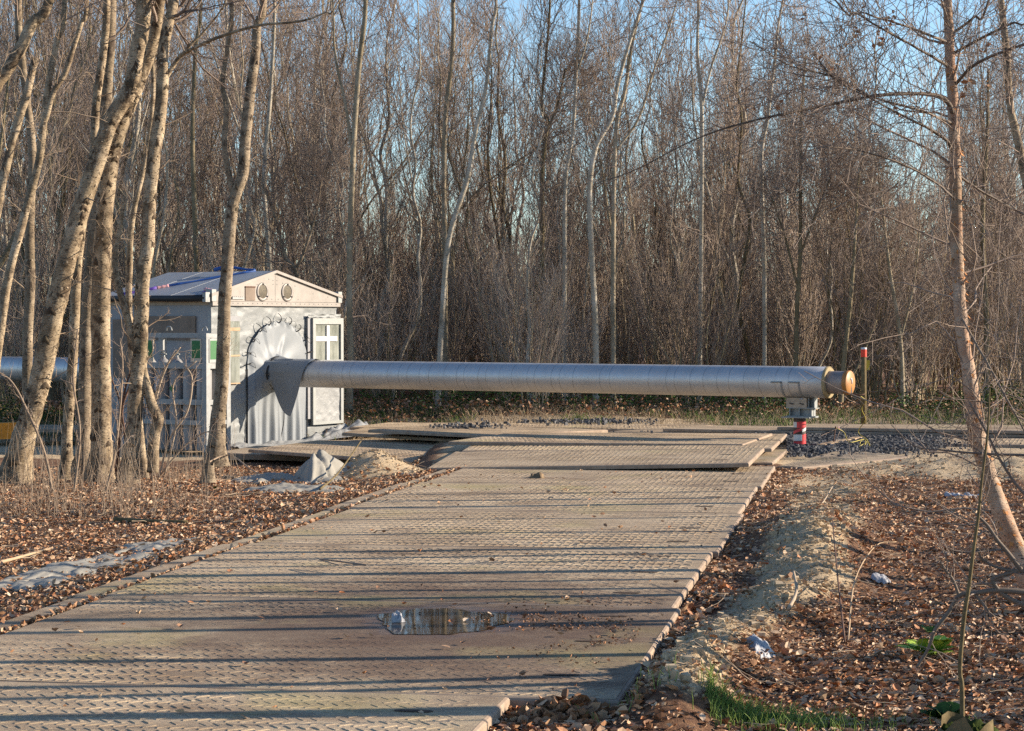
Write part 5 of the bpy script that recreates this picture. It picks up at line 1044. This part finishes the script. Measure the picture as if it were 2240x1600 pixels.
def log(pts, r, label, mat='birch', name='fallen_branch'):
    P = spline(np.array(pts), 16); return solo(name, MB().tubes(P, np.linspace(r, r * .6, 16) * (1 + .1 * np.sin(np.arange(16) * 2.)), 8, 0, True), M[mat], label, 'branch')
def gr(px, py, dz=.03):
    p = G(px, py, 0); p[2] = float(gz(p[0], p[1])) + dz; return p
log([gr(492, 1030, .06), gr(503, 1032, .06), gr(515, 1033, .07)], .05, 'short birch log end lying beside the grey ground sheet')
log([gr(250, 1143), gr(320, 1145), gr(410, 1147)], .022, 'dark straight branch lying in the left leaf litter', 'oldwood')
log([gr(0, 1235), gr(40, 1225), gr(110, 1204)], .014, 'orange brown bent stick at the far left edge', 'plank')
log([gr(440, 995, .1), gr(500, 985, .16), gr(560, 1010, .1), gr(620, 1018, .05)], .012, 'crooked pale branch lying before the low wooden mat edge', 'twig_pale')
log([gr(700, 1080, .05), gr(740, 1058, .1), gr(790, 1044, .16)], .012, 'dark stick leaning on the sand mound', 'oldwood')
log([gr(1745, 1180, .04), gr(1790, 1150, .1), gr(1822, 1110, .16)], .007, 'pale thin stick rising from the leaves right of the track', 'twig_pale')
log([gr(1855, 1425, .03), gr(1870, 1360, .2), gr(1915, 1315, .33), gr(1960, 1308, .35)], .0048, 'bent reddish cane arching over the right leaf litter', 'plank')
log([gr(1848, 1430, .03), gr(1832, 1370, .2), gr(1820, 1306, .4)], .0055, 'brown cane standing beside the bent reddish cane', 'rust')
log([gr(1725, 1390, .03), gr(1742, 1372, .08), gr(1736, 1354, .12)], .012, 'small grey root sticking out of the sandy ridge', 'twig_pale')
log([gr(800, 1290, .115), gr(700, 1278, .12), (gr(740, 1290, .115))], .006, 'forked twig lying on the track mat', 'twig')
# saplings in the lower right corner
def sapling(label, stems, D, mat='oldwood', seed=0, nt_=10):
    rng = np.random.default_rng(seed); b = A(stems[0][0][0], stems[0][0][1], D); t = thing('bare_sapling', label, 'sapling', b); m = MB(); tw = MB()
    for st in stems:
        pts = np.array([np.append(A(q[0], q[1], D + (q[3] if len(q) > 3 else 0)), q[2] * D / F / 2) for q in st]); Q = spline(pts, len(pts) * 7); m.tubes(Q[:, :3], Q[:, 3], 7, 0, True)
        if nt_:
            L1, r1 = grow(rng, Q[None, :, :3], Q[None, :, 3], nt_, .25, .98, (.08, .45), (.5, 1.1), 6, .42, .03, .2, .0013); tw.tubes(L1, r1, 4); L2, r2 = grow(rng, L1, r1, 3, .3, 1., (.05, .15), (.5, 1.), 3, .7, .02, .2, .001); tw.tubes(L2, r2, 3)
    part('stem', m, M[mat], t)
    if tw.n: part('twigs', tw, M['twig'], t, kind='stuff')
sapling('thin upright sapling stem in the bottom right corner', [[(2104, 1640, 11), (2105, 1560, 11), (2104, 1500, 11), (2100, 1460, 10), (2108, 1360, 10), (2120, 1280, 9), (2130, 1200, 8), (2140, 1130, 7), (2148, 1050, 6), (2160, 950, 5), (2165, 850, 3)]], 8.9, seed=1, nt_=6)
sapling('grey crooked dead branch drooping to the leaves at right', [[(2330, 1310, 15), (2240, 1296, 14), (2180, 1292, 12), (2130, 1298, 11), (2098, 1304, 10), (2075, 1340, 9), (2045, 1380, 9), (2030, 1420, 7), (2005, 1462, 6)], [(2250, 1330, 12), (2200, 1305, 11), (2176, 1280, 10), (2175, 1265, 9), (2230, 1248, 8), (2300, 1230, 7)], [(2240, 1255, 12), (2205, 1210, 11), (2180, 1180, 10), (2160, 1150, 8), (2135, 1125, 6)], [(2098, 1304, 8), (2085, 1270, 7), (2070, 1250, 6), (2055, 1225, 4)], [(2130, 1298, 8), (2160, 1335, 6), (2158, 1342, 5)], [(2240, 1250, 8), (2190, 1245, 7), (2150, 1225, 6), (2140, 1205, 5)]], 9.6, 'bough', 2, 9)
sapling('thin bough reaching in from the right edge above the sand', [[(2330, 1000, 8), (2240, 996, 6), (2150, 993, 5), (2060, 985, 4), (2000, 975, 3), (1950, 930, 2)], [(2330, 1150, 8), (2240, 1080, 7), (2190, 1010, 6), (2160, 950, 5), (2120, 880, 4)]], 12.2, 'twig', 3, 12)
sapling('thin shoots springing up left of the straight left birch', [[(120, 1120, 7), (100, 1000, 6), (60, 900, 5), (20, 830, 4), (-40, 800, 3)], [(230, 1080, 6), (250, 1000, 6), (262, 900, 5), (268, 800, 4), (262, 740, 3)], [(160, 1090, 6), (175, 950, 5), (160, 830, 4), (170, 720, 3)]], 21.5, 'twig_pale', 4, 16)
sapling('pale arching shoots of brush before the cylinder rack', [[(330, 1050, 6), (345, 960, 5), (340, 880, 7), (365, 800, 5), (395, 760, 3)], [(345, 1050, 5), (372, 960, 4), (410, 900, 4), (420, 830, 4), (405, 800, 3)], [(350, 1040, 4), (400, 980, 3.5), (440, 950, 3), (480, 940, 2)], [(340, 1030, 4), (335, 900, 3.5), (350, 830, 3), (320, 790, 2)], [(360, 1040, 4), (385, 930, 3.5), (380, 840, 3), (430, 790, 2)]], 23.2, 'twig_pale', 5, 16)
sapling('red barked shoots between the two right hand left birches', [[(250, 1060, 6), (262, 960, 6), (272, 860, 5), (290, 800, 4)], [(262, 1050, 6), (258, 930, 5), (285, 840, 4), (300, 800, 3)], [(270, 1060, 5), (275, 980, 5), (262, 880, 4), (240, 820, 3)]], 23.6, 'rust', 6, 14)
# sheets of geotextile
def sheet(name, label, cpx, half, lump, seed, mat='geo', z=.02, peak=None, rot=0., cat='ground sheet'):
    c = gr(*cpx, 0); a, b = np.meshgrid(np.linspace(-1, 1, 46), np.linspace(-1, 1, 46), indexing='ij'); bd = 1 + .5 * fbm(np.arctan2(a, b) * 2.2 + seed, 0 * a + seed, seed, 4); sc = np.where(np.maximum(abs(a), abs(b)) > 0, np.maximum(abs(a), abs(b)) / np.maximum(np.hypot(a, b), 1e-6), 1)
    lx, ly = half[0] * a * sc * bd, half[1] * b * sc * bd; x = c[0] + lx * cos(rot) - ly * sin(rot); y = c[1] + lx * sin(rot) + ly * cos(rot)
    rim = np.maximum(abs(a), abs(b)); zz = gz(x, y) + z + lump * .5 * fbm((x - c[0]) / half[0] * 2.2, (y - c[1]) / half[1] * 2.2, seed + 5, 4) + lump * (np.abs(fbm(x * 2.2, y * 1.6, seed + 1, 4)) * 1.5) * (1 - rim ** 3) - .03 * rim ** 6
    if peak: zz = zz + peak * np.maximum(0, 1 - np.hypot(a * 1.3 - .15, b * 1.1) * 1.15) ** .8 * (1 + .12 * np.sin(np.arctan2(a, b) * 4 + 1) + .3 * fbm(a * 1.5, b * 1.5, seed + 3, 3))
    m = MB(); m.grid(np.stack([x, y, zz], -1)); return solo(name, m, M[mat], label, cat)
sheet('ground_sheet', 'pale ground sheet draped into a peak before the wooden mats', (690, 1048), (.38, .9), .04, 3, peak=.34)
sheet('ground_sheet', 'crumpled grey ground sheet left of the draped peak', (585, 1050), (.42, .7), .12, 5, peak=.05)
sheet('ground_sheet', 'flat torn ground sheet strip in front of the draped peak', (640, 1074), (.5, .35), .07, 7, z=.03)
sheet('ground_sheet', 'long grey ground sheet half buried in leaves at left', (190, 1240), (.3, 1.3), .05, 9, z=.016, rot=-.3)
sheet('ground_sheet', 'smaller grey sheet scrap behind the long buried sheet', (345, 1198), (.25, .55), .05, 11, z=.014, rot=-.3)
sheet('ground_sheet', 'lower fold of grey sheet at the left picture edge', (70, 1282), (.3, .4), .05, 13, z=.014)
sheet('plastic_scrap', 'white plastic scrap in the leaves near the bottom right', (1665, 1470), (.07, .16), .05, 15, 'paper', .02, cat='litter')
sheet('plastic_scrap', 'crumpled white scrap beside the foot of the red birch', (2090, 1085), (.09, .16), .07, 17, 'paper', .02, cat='litter')
sheet('plastic_scrap', 'second white scrap just right of the crumpled one', (2125, 1087), (.09, .12), .06, 19, 'paper', .02, cat='litter')
sheet('plastic_scrap', 'tiny pale scrap in the right leaf litter', (1925, 1290), (.06, .1), .03, 21, 'paper', .04, cat='litter')
# ferns
def fern(px, py, n, L_, label, seed, hue=(.6, 1.)):
    rng = np.random.default_rng(seed); b = gr(px, py, .02); t = thing('fern', label, 'fern', b)
    for f in range(n):
        a = rng.uniform(0, 2 * pi); l_ = L_ * rng.uniform(.6, 1.1); q = np.linspace(0, 1, 10); el = rng.uniform(.6, 1.25)
        sp_ = np.stack([b[0] + np.cos(a) * l_ * q * cos(el), b[1] + np.sin(a) * l_ * q * cos(el), b[2] + l_ * (q * sin(el) - .45 * q ** 2)], -1); m = MB(); m.tubes(sp_, np.linspace(.003, .001, 10), 3); m.T[-1][:] = .5
        side = np.array((-sin(a), cos(a), 0))
        for k_ in range(2, 20):
            s_ = k_ / 20; i = min(int(s_ * 9), 8); p0 = sp_[i] + (sp_[i + 1] - sp_[i]) * (s_ * 9 - i); fw = sp_[i + 1] - sp_[i]; fw /= np.linalg.norm(fw); wl = l_ * .34 * sin(pi * min(s_ + .1, 1)) ** .8
            for sg in (-1, 1):
                e = p0 + sg * side * wl + fw * wl * .35 - PZ * wl * .15; mid = (p0 + e) / 2 + PZ * .004; m.add([p0, mid + fw * wl * .16, e, mid - fw * wl * .16], [(0, 1, 2, 3)], 0, np.full(4, rng.uniform(*hue)))
        part('frond', m, M['fern'] if hue[0] > .7 else M['green'], t, tint=True)
fern(2035, 1455, 14, .23, 'small bright green fern sunlit in the right leaf litter', 1, (.75, .95))
fern(2035, 1400, 4, .1, 'tiny green fern above the bright one', 2)
fern(2075, 1590, 16, .17, 'dark green fern growing by the mossy corner stump', 3, (.3, .75))
fern(1690, 1600, 4, .08, 'tiny fern tuft at the right end of the bottom grass', 4, (.4, .8))
fern(470, 1078, 3, .08, 'small green sprig at the foot of the rotten stump', 5, (.5, .9))
m = MB(); sc_ = np.array(ms.location); a, b = np.meshgrid(np.linspace(0, 2 * pi, 41), np.linspace(0, 1.5, 18), indexing='ij'); cx, cy = np.cos(a) * np.sin(b), np.sin(a) * np.sin(b); r = .16 * (1 + .9 * fbm(cx * 3 + 2, cy * 3, 4, 5)); m.grid(np.stack([sc_[0] + r * cx, sc_[1] + r * cy, sc_[2] - .06 + .12 * np.cos(b) + .08 * fbm(cx * 6, cy * 6, 7, 4)], -1)); part('moss_cushion', m, M['moss'], ms)
# withered leaves hanging on the red birch boughs
m = MB(); q = np.random.default_rng(77)
pxy = [(1885, 18), (1872, 70), (1930, 80), (1850, 100), (1795, 125), (1812, 150), (1925, 100), (1960, 35), (1945, 50), (1760, 40), (2070, 5), (2110, 205), (2150, 110), (2165, 180), (1703, 232), (1960, 247), (2120, 190), (1640, 230), (2175, 90)]
for (x, y) in pxy:
    k_ = q.integers(2, 6); P = np.array([A(x + q.normal(0, 7), y + q.normal(0, 10), 12.4 + q.normal(0, .1)) for _ in range(k_)]); leaf_mesh(m, P[:, 0], P[:, 1], P[:, 2], q.uniform(.025, .05, k_), q, q.uniform(.35, .65, k_), 1.2)
rb = [o for o in bpy.data.objects if o.get('label', '').startswith('reddish peeling')][0]; part('withered_leaf', m, M['leaf'], rb, tint=True, kind='stuff')
